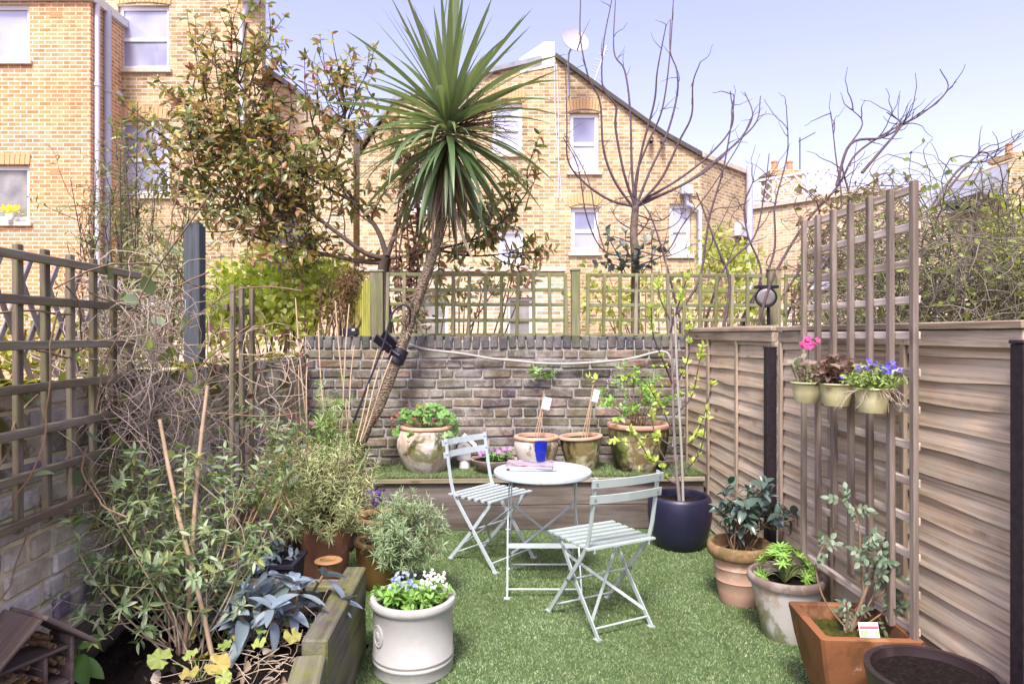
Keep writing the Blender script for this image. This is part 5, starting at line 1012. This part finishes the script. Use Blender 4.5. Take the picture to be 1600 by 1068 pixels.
for i in range(10):
    q = walk(rr, at(985+rr.uniform(-30, 40), 430, 6.3), Vector((rr.gauss(0, .5), 0, 1)), rr.uniform(.25, .5), 6, .2); T_.add(q, .005, 4); leafs_on(rr, lv, q, .1, 1, 7, .09, .8, 2, .5)
T_.build('twigs', ptw, t, kind='stuff'); lv.build(ov, leafmat('blue_green_leaf', [c(96, 108, 104), c(74, 90, 70), c(116, 124, 128)], .35, .25, .5), t, 60)
# bare whips and curling vines on the right
whips = [[(1052, 500), (1090, 440), (1110, 340), (1130, 260), (1150, 160), (1138, 145)], [(1060, 500), (1035, 400), (1010, 330), (985, 300)], [(1165, 500), (1205, 400), (1215, 320), (1228, 240), (1226, 165)], [(1160, 500), (1190, 430), (1170, 370), (1165, 320), (1175, 280)], [(1190, 500), (1210, 430), (1260, 350), (1310, 290), (1340, 240), (1395, 200), (1440, 180), (1478, 140), (1470, 108)], [(1205, 490), (1270, 390), (1310, 330), (1305, 240), (1300, 175)], [(1230, 500), (1280, 370), (1350, 300), (1390, 290), (1430, 300)], [(1100, 500), (1130, 420), (1180, 370), (1195, 300), (1200, 240)], [(1240, 480), (1300, 400), (1330, 320), (1320, 250), (1345, 195), (1330, 170)], [(1130, 520), (1140, 440), (1120, 380), (1100, 330), (1085, 300)], [(1345, 270), (1400, 210), (1410, 190)], [(1450, 330), (1500, 260), (1545, 250), (1600, 210)], [(1450, 340), (1490, 290), (1530, 240), (1555, 245)], [(1310, 290), (1330, 225), (1375, 215), (1410, 195), (1385, 175)]]
base = at(1190, 500, 5.6); base.z = 0; t = plant('bare_whips', 'long bare curving whips rising behind the right corner and fence', 'climber', base); T_ = Tubes()
for j, l in enumerate(whips):
    dz = rr.uniform(-.7, .5); n = len(l); q = smooth_path([at(a+rr.uniform(-4, 4), b, 5.9+dz) for i, (a, b) in enumerate(l)], 6)
    if j < 10:
        g0 = q[0].copy(); g0.z = 0; q = [g0]+q
    o = tube('whip', q, np.linspace(.013, .004, len(q)), ptw, t, 6)
    for k in range(7):
        p, d = along(q, rr.uniform(.35, 1)); T_.add(walk(rr, p, d+rv(rr, .6), rr.uniform(.15, .45), 7, .22, .05), np.linspace(.005, .002, 8), 4)
T_.build('twigs', ptw, t, kind='stuff')
# ---------------------------------------------------------------- brambles over the right fence
def tangle(name, label, base, boxes, n, L, r_, mat, seed, leafm=None, nleaf=0, lsz=.04, loops=.25, tmpl=None):
    rr_ = random.Random(seed); t = plant(name, label, 'climber', base); T_ = Tubes(); lv = Leaves()
    for i in range(n):
        lo, hi = boxes[i % len(boxes)]; p = Vector([rr_.uniform(lo[k], hi[k]) for k in range(3)]); d = rv(rr_); q = [p]; c_ = rv(rr_, loops)
        for k in range(14):
            d = (d+c_*.35+rv(rr_, .22)); 
            for a in range(3):
                if q[-1][a] < lo[a]: d[a] += .5
                if q[-1][a] > hi[a]: d[a] -= .5
            d.normalize(); q.append(q[-1]+d*L*rr_.uniform(.6, 1.2)/14)
        T_.add(q, np.linspace(r_*rr_.uniform(.6, 1.3), r_*.5, 15), 4)
        if leafm and rr_.random() < nleaf: leafs_on(rr_, lv, q, .2, 1, 5, lsz, .8, 1, .6)
    T_.build('stems', mat, t, kind='stuff')
    if leafm: lv.build(tmpl or ov, leafm, t, 0)
    return t
ch = lambda a, b, e, g_, y0, y1: (tuple(min(at(x, z, y)[k] for x in (a, b) for z in (e, g_) for y in (y0, y1)) for k in range(3)), tuple(max(at(x, z, y)[k] for x in (a, b) for z in (e, g_) for y in (y0, y1)) for k in range(3)))
bram = plain('bramble_stem', c(112, 106, 90), .85, .2, var=.3, scale=9); gl_ = leafmat('sparse_green_leaf', [c(104, 120, 56), c(140, 150, 76), c(84, 96, 54)], .45, .35)
tangle('bramble_thicket', 'dense tangle of dry bramble stems behind the fence at the right', Vector((2.9, 4.4, 0)), [((2.15, 3.9, 1.5), (3.6, 4.7, 2.15)), ((2.3, 3.9, 1.5), (3.7, 4.8, 2.4)), ((1.9, 3.8, 1.45), (3.4, 4.4, 1.9))], 620, 1.3, .0038, bram, 2, gl_, .75, .04)
tangle('leafy_thicket', 'dry leafy thicket showing above the top of the tall trellis', Vector((2.6, 5.2, 0)), [((2.35, 5.0, 2.05), (3.15, 5.5, 2.62)), ((2.2, 5.0, 1.6), (3.0, 5.5, 2.3))], 130, .9, .0045, brs, 4, leafmat('dry_leaf_mix', [c(120, 100, 80), c(140, 124, 96), c(104, 112, 62), c(150, 132, 112)], .7, .25), .8, .055)
# dry climber on the left trellis
drym = plain('dry_climber_stem', c(166, 152, 136), .85, .2, var=.3, scale=9)
tangle('dry_climber', 'tangled mass of dry climber stems at the end of the left trellis', Vector((-1.5, 3.0, .3)), [((-1.64, 2.55, .75), (-1.46, 3.2, 1.62)), ((-1.66, 2.65, 1.0), (-1.48, 2.95, 1.66)), ((-1.64, 2.8, .45), (-1.42, 3.4, 1.25))], 340, .9, .0025, drym, 6, gl_, .05, .05)
T_ = Tubes(); t = bpy.data.objects['dry_climber']; rr = random.Random(8); lv = Leaves()
for i in range(26):
    y = rr.uniform(1.9, 3.4); x = -1.44-K*y; q = walk(rr, (x+.03, y, rr.uniform(.9, 1.7)), (rr.gauss(0, .1), rr.gauss(.3, 1), rr.gauss(0, .6)), rr.uniform(.5, 1.1), 12, .2); T_.add(q, .0035, 4); leafs_on(rr, lv, q, .1, 1, 1, .07, .8, 0, .5)
T_.build('runner', brs, t); lv.build(leaf_tmpl(.75, 4, .1, .12, 'ovate'), leafmat('honeysuckle_leaf', [c(92, 110, 74), c(118, 132, 100), c(76, 92, 64)], .4, .3), t, 40)
tangle('corner_climber', 'thin dry stems climbing the left wall by the battens', Vector((-1.55, 4.3, .1)), [((-1.68, 3.8, .3), (-1.40, 4.9, 1.5))], 42, 1.1, .0038, straw, 16, leafmat('maroon_leaf', [c(110, 66, 70), c(134, 92, 96), c(88, 60, 66)], .5, .3), .5, .05)
# ---------------------------------------------------------------- left bed
sageL = leafmat('grey_green_leaf', [c(96, 120, 80), c(142, 160, 124), c(84, 108, 66), c(178, 190, 160), c(120, 142, 94), c(150, 150, 92)], .45, .38)
tg = [at(90+rr.uniform(0, 330), 725+rr.uniform(0, 190), 2.55+rr.uniform(-.3, .45)) for _ in range(19)]+[at(150+rr.uniform(0, 230), 850+rr.uniform(0, 110), 2.6+rr.uniform(-.15, .2)) for _ in range(11)]+[at(140, 745, 2.45), at(115, 850, 2.35), at(290, 700, 2.7), at(420, 725, 2.9), at(380, 745, 2.8), at(200, 725, 2.6)]
bush('olearia_shrub', 'large loose grey green leaved shrub filling the left bed', 'shrub', Vector((-1.22, 2.6, .29)), tg, straw, sageL, [leaf_tmpl(.36, 5, .18, .18), leaf_tmpl(.32, 5, .25, .35)], 6, .16, .052, 7, .0042, .14, 300, 22, None, .75, .12, 4, .3)
tg = [at(395+rr.uniform(0, 60), 650+rr.uniform(0, 90), 3.4+rr.uniform(-.2, .3)) for _ in range(9)]
bush('pale_shrub', 'pale leaved upright shrub against the left wall behind the bed', 'shrub', Vector((-1.33, 3.0, .29)), tg, brs, sageL, leaf_tmpl(.36, 4, .18, .18), 4, .16, .06, 7, .007, .14, 120, 23, None, .75, .12, 4, .3)
# blue grey viburnum
vib = leafmat('blue_grey_leaf', [c(108, 122, 134), c(128, 140, 154), c(86, 100, 104), c(146, 156, 168), c(96, 112, 104)], .34, .12, .5); rr = random.Random(17)
base = Vector((-.96, 2.74, .30)); t = plant('viburnum', 'low plant with broad blue grey leaves inside the raised bed', 'shrub', base); T_ = Tubes(); lv = Leaves()
for i in range(19):
    q = walk(rr, base+Vector((rr.gauss(0, .08), rr.gauss(0, .05), 0)), (rr.gauss(0, .8), rr.gauss(-.2, .6), 1), rr.uniform(.12, .32), 5, .1); T_.add(q, .006, 5); leafs_on(rr, lv, q, .35, 1, 5, .125, .85, 4, .25, .05, .6)
T_.build('stems', brs, t); lv.build([leaf_tmpl(.38, 6, .14, .22, 'ovate'), leaf_tmpl(.42, 6, .2, .35, 'ovate')], vib, t, 120)
# lobed leaves, foxglove rosette, litter
def round_leaf(lobes=5, seg=30):
    v = [(0, .5, -.03)]; f = []
    for i in range(seg+1):
        a = -math.pi*.92+2*math.pi*.92*i/seg; r_ = .5*(1-.14*abs(math.sin(a*lobes/2))**.6)*(1 if abs(a) < 2.4 else .85); v.append((r_*math.sin(a), .5+r_*math.cos(a), .09*math.cos(a*lobes)-.10*math.cos(a)))
    return mesh(v, [[0, i+2, i+1] for i in range(seg)], True)
heu = leafmat('lime_lobed_leaf', [c(140, 156, 84), c(160, 168, 92), c(120, 138, 74), c(168, 152, 84)], .55, .35); rl = [round_leaf(5), round_leaf(7)]
for m in rl: m.materials.append(heu)
def rosette(name, label, base, n, size, spread, meshes, stem, seed, cat='plant', tilt=.5, hgt=.08):
    r_ = random.Random(seed); t = plant(name, label, cat, base); T_ = Tubes()
    for i in range(n):
        a = i*2.4+r_.uniform(-.5, .5); o = Vector((math.cos(a), math.sin(a), 0)); rad = spread*math.sqrt((i+.5)/n); p = Vector(base)+o*rad+Vector((0, 0, hgt*r_.uniform(.5, 1.2))); T_.add(smooth_path([Vector(base), Vector(base).lerp(p, .6)+Vector((0, 0, .02)), p], 4), .0022, 4)
        d = (o+Vector((0, 0, r_.uniform(-.3, .4)))+rv(r_, .2)).normalized(); nrm = (Vector((0, -tilt, 1))+rv(r_, .22)).normalized(); x = d.cross(nrm).normalized(); M = Matrix((x, d, x.cross(d))).transposed().to_4x4(); M.translation = p; obj('leaf', r_.choice(meshes), None, t, M @ Matrix.Scale(size*r_.uniform(.7, 1.2), 4))
    T_.build('stems', stem, t); return t
rosette('heuchera', 'lime green lobed leaves at the bottom edge of the bed', gp(310, 1072, .31), 7, .08, .11, rl, gstem, 1)
rosette('heuchera', 'yellowing lobed leaves near the front sleeper', gp(425, 1010, .31), 11, .065, .14, rl, gstem, 2)
rosette('heuchera', 'small pale lobed leaves under the grey green shrub', gp(345, 1010, .31), 5, .05, .08, rl, gstem, 3)
fox = leafmat('fresh_rosette_leaf', [c(112, 150, 76), c(130, 168, 90), c(96, 134, 66)], .5, .3); fm = [npmesh(*leaf_tmpl(.5, 8, .15, .25, 'ovate', .012), 4, True)]
fm[0].materials.append(fox); rosette('foxglove', 'fresh green rosette with crinkled leaves beside the insect hotel', gp(118, 1046, .31), 6, .12, .03, fm, gstem, 4, tilt=.6, hgt=.06)
T_ = Tubes(); rr = random.Random(31); lv = Leaves(); base = Vector((-.9, 2.5, .31)); t = plant('leaf_litter', 'dry straw and fallen leaves on the soil near the front sleeper', 'litter', base); del t['category']; del t['label']; t['kind'] = 'stuff'
for i in range(120):
    p = Vector((rr.uniform(-1.15, -.80), rr.uniform(2.2, 2.9), .325)); T_.add(walk(rr, p, (rr.gauss(0, 1), rr.gauss(0, 1), .15), rr.uniform(.06, .2), 5, .25), .0016, 3)
for i in range(90): lv.add((rr.uniform(-1.4, -.80), rr.uniform(2.0, 3.1), .325), rv(rr)*.8, Vector((0, 0, 1))+rv(rr, .4), rr.uniform(.02, .06))
T_.build('straw', straw, t, kind='stuff'); lv.build(leaf_tmpl(.55, 3, .3, .2, 'ovate'), dead, t, 0)
# ---------------------------------------------------------------- needle leaved bushes in pots
def needle_bush(name, label, base, ctr, rad, nst, leafm, seed, size, nl, stemm=brs):
    r_ = random.Random(seed); t = plant(name, label, 'shrub', base); T_ = Tubes(); lv = Leaves(); base = Vector(base)
    for i in range(nst):
        d = rv(r_).normalized(); e = Vector(ctr)+Vector((d.x*rad[0], d.y*rad[1], d.z*rad[2]))*r_.random()**.35; q = smooth_path([base+rv(r_, .02), base.lerp(e, .5)+Vector((0, 0, .05))+rv(r_, .03), e, e+(e-base).normalized()*.05+Vector((0, 0, .03))], 4); T_.add(q, np.linspace(.004, .0015, len(q)), 4); leafs_on(r_, lv, q, .35, 1, nl, size, .7, 4, .3, 0, .3)
    T_.build('stems', stemm, t); lv.build(leaf_tmpl(.13, 2, .1, .12), leafm, t, 0); return t
rosm = leafmat('rosemary_leaf', [c(150, 158, 104), c(178, 184, 134), c(124, 136, 88), c(198, 202, 158)], .55, .3); lavm = leafmat('lavender_leaf', [c(124, 144, 104), c(152, 170, 132), c(100, 122, 82), c(172, 188, 154)], .55, .3)
needle_bush('rosemary_bush', 'big feathery pale green rosemary bush left of the shelf', (-1.10, 4.02, .4), (-1.10, 3.95, .60), (.31, .28, .27), 230, rosm, 1, .05, 24)
needle_bush('lavender_bush', 'silvery lavender bush beside the stoneware crock', (-.70, 3.98, .24), (-.615, 3.9, .36), (.225, .2, .20), 170, lavm, 2, .055, 22)
# strap leaves and grasses in the left corner
irm = leafmat('sword_grass_leaf', [c(118, 140, 88), c(148, 166, 116), c(96, 120, 70)], .45, .3); im = [npmesh(*arc_leaf(.05, b, 8, .2, .3), 4, True) for b in (.3, .7, 1.2)]
for m in im: m.materials.append(irm)
def straps(name, label, base, n, L, seed, meshes=im, cat='plant', w_=1.0, sp_=.9):
    r_ = random.Random(seed); t = plant(name, label, cat, base)
    for i in range(n):
        a = r_.uniform(0, 6.3); d = Vector((math.cos(a)*sp_*r_.random(), math.sin(a)*sp_*r_.random(), 1)).normalized(); x = d.cross(Vector((math.cos(a+.3), math.sin(a+.3), 0))*-1).normalized(); M = Matrix((x*w_, d, x.cross(d))).transposed().to_4x4(); M.translation = Vector(base)+Vector((r_.gauss(0, .03), r_.gauss(0, .03), 0)); obj('leaf', r_.choice(meshes), None, t, M @ Matrix.Scale(L*r_.uniform(.6, 1.1), 4))
    return t
straps('sword_clump', 'arching sword leaves below the leaning palm trunk', Vector((-1.33, 5.0, .1)), 34, .62, 3)
irs = straps('iris_clump', 'dark leaved irises with purple blooms in the rear ochre pot', Vector((-.885, 4.63, .25)), 26, .20, 5, w_=.55, sp_=.5)
pur = leafmat('purple_petal', [c(96, 60, 140), c(126, 84, 166), c(78, 50, 110)], .6, .3); lv = Leaves(); rr = random.Random(6)
for i in range(8):
    p = Vector((-.90+rr.gauss(0, .05), 4.6+rr.gauss(0, .05), .43+rr.gauss(0, .03)))
    for k in range(5): lv.add(p, rv(rr)+Vector((0, 0, .2)), rv(rr)+Vector((0, -.5, .5)), .04)
lv.build(leaf_tmpl(.6, 3, .2, .3, 'ovate'), pur, irs, 0, rest='flowers')
bam2 = leafmat('narrow_fresh_leaf', [c(126, 154, 84), c(156, 178, 116), c(104, 134, 70)], .45, .35)
tg = [at(495+rr.uniform(0, 75), 600+rr.uniform(0, 110), 5.2+rr.uniform(-.2, .2)) for _ in range(16)]
bush('willowy_shrub', 'willowy narrow leaved shrub among the thin canes', 'shrub', Vector((-1.35, 5.15, .06)), tg, gstem, bam2, leaf_tmpl(.18, 3, .12, .2), 5, .22, .075, 9, .006, .14, 0, 31, None, .7, .08, 3, .2)
tg = [at(395+rr.uniform(0, 90), 600+rr.uniform(0, 140), 4.7+rr.uniform(-.3, .3)) for _ in range(7)]
bush('maroon_shrub', 'thin maroon leaved shrub against the pale part of the left wall', 'shrub', Vector((-1.5, 4.5, .05)), tg, brs, bpy.data.materials['maroon_leaf'], leaf_tmpl(.5, 3, .15, .2, 'ovate'), 3, .2, .055, 3, .006, .2, 0, 32, None, .8, .05, 2, .4)
# ---------------------------------------------------------------- geraniums, violas and shelf shrub
germ = leafmat('geranium_leaf', [c(104, 144, 72), c(126, 164, 92), c(86, 124, 60), c(144, 176, 112)], .5, .3); gm = [round_leaf(6)]; gm[0].materials.append(germ)
b = sp(667); rr = random.Random(44); t = plant('geranium', 'leafy geranium with small red flowers spilling from the lime stained pot', 'plant', b+Vector((0, 0, .33))); T_ = Tubes()
for i in range(90):
    a = rr.uniform(0, 6.3); rad = .27*math.sqrt(rr.random()); p = b+Vector((math.cos(a)*rad, math.sin(a)*rad*.8, .40+.11*(1-(rad/.27)**2)+rr.gauss(0, .025)-(.10 if rad > .23 else 0))); T_.add([b+Vector((math.cos(a)*rad*.4, math.sin(a)*rad*.4, .33)), p], .002, 4)
    d = (Vector((math.cos(a), math.sin(a), rr.uniform(-.4, .2)))+rv(rr, .3)).normalized(); nrm = (Vector((0, -.8, .8))+rv(rr, .35)+Vector((math.cos(a), math.sin(a), 0))*.5).normalized(); x = d.cross(nrm).normalized(); M = Matrix((x, d, x.cross(d))).transposed().to_4x4(); M.translation = p-d*.03; obj('leaf', gm[0], None, t, M @ Matrix.Scale(rr.uniform(.05, .085), 4))
redp = leafmat('red_petal', [c(214, 70, 50), c(196, 60, 50), c(226, 104, 80)], .5, .3)
for px, py in ((637, 633), (652, 634), (662, 636), (611, 652), (614, 658), (621, 649), (590, 655), (645, 654), (612, 668), (725, 659)):
    p = at(px, py, 5.42); lv = Leaves(); T_.add([b+Vector((rr.gauss(0, .05), 0, .36)), p], .0015, 4)
    for k in range(6): lv.add(p, rv(rr), rv(rr)+Vector((0, -1, 0)), .015)
    lv.build(leaf_tmpl(.8, 2, .1, .1, 'ovate'), redp, t, 0, rest='flower_head')
T_.build('stems', gstem, t)
def flowers(t, ctr, rad, n, size, mat, seed, tm_=None, name='blossom'):
    r_ = random.Random(seed); lv = Leaves()
    for i in range(n):
        p = Vector(ctr)+Vector((r_.gauss(0, rad[0]), r_.gauss(0, rad[1]), r_.gauss(0, rad[2])))
        fc = (Vector((0, -1, .7))+rv(r_, .5)).normalized(); x = fc.orthogonal().normalized(); y = fc.cross(x)
        for k in range(5): a = k*1.2566; lv.add(p, x*math.cos(a)+y*math.sin(a)+fc*.15, fc, size)
    lv.build(tm_ or leaf_tmpl(.85, 2, .1, .1, 'ovate'), mat, t, 0, rest=name)
def tuft(name, label, base, rad, hgt, n, size, leafm, seed, tmpl=None, cat='plant', solo=0, stem=gstem, nl=5):
    r_ = random.Random(seed); t = plant(name, label, cat, base); T_ = Tubes(); lv = Leaves(); base = Vector(base)
    for i in range(n):
        a = r_.uniform(0, 6.3); k = math.sqrt(r_.random()); q = walk(r_, base+Vector((math.cos(a)*rad*k*.5, math.sin(a)*rad*k*.5, 0)), (math.cos(a)*rad*k*1.3, math.sin(a)*rad*k*1.3, hgt), hgt*r_.uniform(.6, 1.15), 4, .12); T_.add(q, .002, 4); leafs_on(r_, lv, q, .15, 1, nl, size, .75, 2, .4)
    T_.build('stems', stem, t); lv.build(tmpl or leaf_tmpl(.45, 3, .15, .15, 'ovate'), leafm, t, solo); return t
b = sp(772, 5.5); t = tuft('violas', 'small purple violas in the shallow stone bowl', b+Vector((.02, 0, .10)), .11, .10, 40, .035, germ, 51); flowers(t, b+Vector((.075, -.03, .175)), (.035, .03, .015), 13, .02, leafmat('mauve_petal', [c(170, 110, 190), c(196, 140, 208), c(140, 80, 160)], .5, .3), 1); flowers(t, b+Vector((-.075, -.02, .19)), (.03, .03, .015), 9, .02, bpy.data.materials['mauve_petal'], 2)
brt = leafmat('fresh_shrub_leaf', [c(128, 176, 76), c(150, 196, 96), c(106, 154, 62), c(172, 206, 126)], .4, .4); b = sp(999, 5.56)+Vector((0, 0, .33))
tg = [at(a, y_, 5.55) for a, y_ in ((975, 570), (990, 590), (1000, 600), (1022, 572), (1030, 590), (1040, 600), (960, 600), (945, 610), (1048, 620), (985, 630), (1010, 620), (940, 630), (1030, 630))]
bush('leafy_shrub', 'upright shrub with fresh bright green leaves in the biggest shelf pot', 'shrub', b, tg, brs, brt, leaf_tmpl(.52, 4, .12, .15, 'ovate'), 2, .14, .048, 7, .006, .1, 160, 61, None, .75, .12, 3, .25)
tuft('wall_weed', 'little green weed growing from the cracked back wall', at(846, 592, 5.85), .09, .10, 9, .05, brt, 52)
# ---------------------------------------------------------------- young tree in the blue pot
b = Vector((1.203, 4.9, .32)); t = plant('young_fruit_tree', 'young tree with pale bark and opening yellow green buds in the blue pot', 'tree', b); rr = random.Random(71); D = 4.9
q = smooth_path([b, at(1056, 720, D), at(1052, 640, D), at(1050, 560, D), at(1046, 470, D), at(1040, 400, D)], 6); tube('trunk', q, np.linspace(.014, .005, len(q)), plain('pale_grey_bark', c(128, 120, 114), .8, .2, var=.2, scale=20), t, 8)
br = [[(1053, 680), (1035, 640), (1000, 590), (960, 600), (920, 590)], [(1052, 650), (1080, 620), (1092, 570), (1100, 530)], [(1054, 700), (1020, 680), (990, 690), (955, 690)], [(1054, 700), (1080, 690), (1100, 650), (1112, 600)], [(1055, 720), (1020, 720), (1005, 700), (985, 670)], [(1051, 600), (1035, 560), (1020, 520), (1018, 480)], [(1051, 610), (1075, 560), (1078, 500)], [(1055, 740), (1030, 700), (1018, 650), (1015, 600)], [(1055, 745), (1085, 720), (1098, 690), (1105, 640)], [(1047, 500), (1030, 460), (1030, 420)], [(1047, 520), (1062, 470), (1075, 430)], [(1056, 755), (1040, 745), (1030, 720), (1015, 720), (1000, 735)]]
bud = leafmat('opening_bud_leaf', [c(196, 206, 110), c(176, 196, 96), c(214, 216, 140)], .45, .4); lv = Leaves(); bm = bpy.data.materials['purple_grey_twig']
for l in br:
    dy = rr.uniform(-.35, .2); q = smooth_path([at(a, y_, D+dy*i/len(l)) for i, (a, y_) in enumerate(l)], 5); tube('branch', q, np.linspace(.007, .003, len(q)), bm, t, 6)
    for k in range(9):
        p, d = along(q, rr.uniform(.2, 1) if k else 1.0)
        if rr.random() < .85:
            for m in range(6): lv.add(p, rv(rr, .6)+d*.3+Vector((0, 0, .6)), rv(rr), rr.uniform(.03, .055))
lv.build(leaf_tmpl(.5, 3, .25, -.1, 'ovate'), bud, t, 60)
cane('tall pale stake tied to the young tree in the blue pot', at(1054, 480, 4.86), Vector((1.22, 4.86, .32)), .010, None, plain('grey_stake', c(160, 154, 146), .8, .2, var=.15), False, 'tree_stake')
# ---------------------------------------------------------------- camellia, lupin, rose, hanging pots, crock
camm = leafmat('glossy_camellia_leaf', [c(70, 90, 76), c(90, 108, 98), c(58, 76, 60), c(112, 126, 124)], .22, .1, .6); b = Vector((1.300, 3.9, .265))  # bluish sheen of the gloss mixed into the leaf colours
tg = [at(a, y_, 3.88) for a, y_ in ((1170, 765), (1190, 770), (1205, 775), (1150, 790), (1140, 800), (1185, 800), (1215, 805), (1160, 810), (1128, 800), (1240, 800), (1245, 812), (1175, 835))]
bush('camellia', 'camellia with broad dark glossy leaves in the ribbed terracotta pot', 'shrub', b, tg, brs, camm, [leaf_tmpl(.5, 6, .14, .2, 'ovate'), leaf_tmpl(.46, 6, .2, .35, 'ovate')], 2, .12, .085, 4, .006, .1, 150, 81, None, .8, .1, 3, .35)
lupm = leafmat('lupin_leaf', [c(126, 164, 76), c(150, 186, 96), c(108, 146, 62)], .5, .35); b = Vector((1.375, 3.44, .27)); t = plant('lupin', 'fresh green lupin with fingered leaves in the chalky pot', 'plant', b); T_ = Tubes(); lv = Leaves(); rr = random.Random(91)
for i in range(34):
    a = rr.uniform(0, 6.3); k = math.sqrt(rr.random()); e = b+Vector((math.cos(a)*.13*k, math.sin(a)*.13*k, .04+.13*(1-k*k)+rr.uniform(-.01, .02))); T_.add(smooth_path([b, b.lerp(e, .5)+Vector((0, 0, .03)), e], 4), .0022, 4); o = (e-b).normalized(); x = o.orthogonal().normalized(); y = o.cross(x)
    for m in range(8): an = m*.785; lv.add(e, x*math.cos(an)+y*math.sin(an)+o*.55, o, rr.uniform(.04, .058))
T_.build('stems', gstem, t); lv.build(leaf_tmpl(.26, 3, .2, .15), lupm, t, 0)
rosl = leafmat('rose_leaf', [c(92, 112, 88), c(116, 132, 110), c(78, 96, 70), c(130, 142, 124)], .45, .25); b = gp(1318, 985, .32); D = b.y; t = plant('rose_bush', 'leggy rose with blue green leaflets in the square planter', 'shrub', b); T_ = Tubes(); lv = Leaves()
rs_l = [[(1320, 990), (1325, 965), (1322, 940)], [(1330, 985), (1350, 930), (1365, 890), (1380, 860), (1384, 835)], [(1330, 990), (1290, 940), (1275, 890), (1282, 860), (1290, 850)], [(1335, 980), (1360, 940), (1372, 905), (1368, 870)], [(1340, 985), (1375, 960), (1395, 945)], [(1350, 930), (1345, 870), (1342, 820), (1330, 790), (1318, 782)], [(1365, 890), (1355, 870), (1350, 850)], [(1360, 940), (1385, 920), (1392, 905)], [(1350, 940), (1335, 955), (1340, 965)]]
for j, l in enumerate(rs_l):
    q = smooth_path([at(a, y_, D+.06*(j % 3-1)*i/len(l)) for i, (a, y_) in enumerate(l)], 5); T_.add(q, np.linspace(.009 if j in (0, 1) else .0045, .0025, len(q)), 7)
    if j == 0: continue
    for k in range(8 if j != 2 else 5):
        p, d = along(q, rr.uniform(.45, 1)); dd = (rv(rr, .6)+d*.3+Vector((0, -.3, .2))).normalized(); s_ = dd.orthogonal().normalized()
        e = p+dd*.055; T_.add([p, e], .0012, 3); lv.add(e, dd, rv(rr, .3)+Vector((0, -.6, .7)), .034)
        for u in (.45, .8):
            for sg in (-1, 1): lv.add(p+dd*.055*u, s_*sg+dd*.4, rv(rr, .3)+Vector((0, -.6, .7)), .028)
T_.build('stems', brs, t); lv.build(leaf_tmpl(.62, 4, .12, .12, 'ovate'), rosl, t, 0)
q0, q1, q2 = hang
t = tuft('pink_geranium', 'lanky pink flowered geranium in the leftmost hanging pot', q0+Vector((0, 0, .08)), .06, .12, 14, .035, leafmat('dull_geranium_leaf', [c(120, 140, 96), c(140, 128, 112), c(104, 122, 80)], .5, .3), 101, leaf_tmpl(.95, 4, .1, .15, 'ovate'), stem=brs, nl=3); tube('flower_stalk', [q0+Vector((.0, 0, .08)), at(1264, 545, 3.2)], .0025, gstem, t, 5); flowers(t, at(1263, 537, 3.19), (.017, .012, .012), 16, .018, leafmat('magenta_petal', [c(200, 60, 130), c(210, 96, 156), c(180, 50, 116)], .5, .3), 3)
tuft('bronze_heuchera', 'bronze purple leaved plant in the middle hanging pot', q1+Vector((0, 0, .08)), .075, .12, 44, .04, leafmat('bronze_leaf', [c(120, 96, 90), c(140, 116, 104), c(98, 76, 76), c(150, 132, 116)], .5, .25), 102, leaf_tmpl(.85, 4, .15, .15, 'ovate'), stem=brs, nl=4)
t = tuft('blue_lobelia', 'trailing lobelia with bright blue flowers in the rightmost hanging pot', q2+Vector((0, 0, .08)), .085, .10, 80, .022, leafmat('lobelia_leaf', [c(136, 158, 84), c(160, 176, 112), c(112, 132, 70)], .5, .35), 103, nl=6); flowers(t, q2+Vector((0, -.02, .165)), (.05, .04, .022), 34, .011, leafmat('cobalt_petal', [c(80, 68, 180), c(100, 90, 196), c(64, 54, 156)], .5, .3), 4)
lv = Leaves(); T_ = Tubes(); rr = random.Random(5)
for i in range(40):
    a = rr.uniform(0, 6.3); p = q2+Vector((math.cos(a)*.066, math.sin(a)*.066, .09)); T_.add(walk(rr, p, (math.cos(a), math.sin(a), -.2), rr.uniform(.05, .12), 6, .25, -.18), .001, 3)
T_.build('trailing_stems', straw, t)
b = pc+Vector((0, 0, .285)); lf = leafmat('bedding_leaf', [c(116, 156, 70), c(140, 178, 92), c(96, 136, 58)], .5, .35)
t = tuft('blue_bedding', 'clump of pale blue forget me nots on the left of the crock', b+Vector((-.06, -.02, 0)), .075, .095, 46, .045, lf, 111); flowers(t, b+Vector((-.055, -.02, .115)), (.03, .025, .02), 46, .0085, leafmat('pale_blue_petal', [c(140, 150, 226), c(166, 172, 236), c(120, 128, 206)], .5, .3), 5)
t = tuft('white_bedding', 'clump of white alyssum on the right of the crock', b+Vector((.085, .0, 0)), .06, .095, 40, .035, lf, 112); flowers(t, b+Vector((.09, -.005, .12)), (.03, .025, .018), 46, .0085, leafmat('white_petal', [c(236, 236, 228), c(246, 246, 240), c(220, 222, 208)], .5, .3), 6)
tuft('trough_plant', 'dark low plant in the black trough', Vector((-1.28, 3.4, .37)), .18, .12, 30, .06, vib, 113)
# odd fallen leaves along the edges of the lawn
rr = random.Random(77); t = thing('fallen_leaves', None, None, (.3, 3.5, 0)); t['kind'] = 'stuff'; lv = Leaves()
for i in range(60):
    e = rr.random(); y = rr.uniform(2.3, 5.2); x = fx(y)-.02-abs(rr.gauss(0, .12)) if e < .45 else -.66+abs(rr.gauss(0, .12)) if e < .8 else rr.uniform(-.5, 1.4)
    lv.add((x, y, .012), rv(rr)*.6, Vector((0, 0, 1))+rv(rr, .35), rr.uniform(.012, .035))
lv.build(leaf_tmpl(.5, 3, .3, .2, 'ovate'), dead, t, 0)
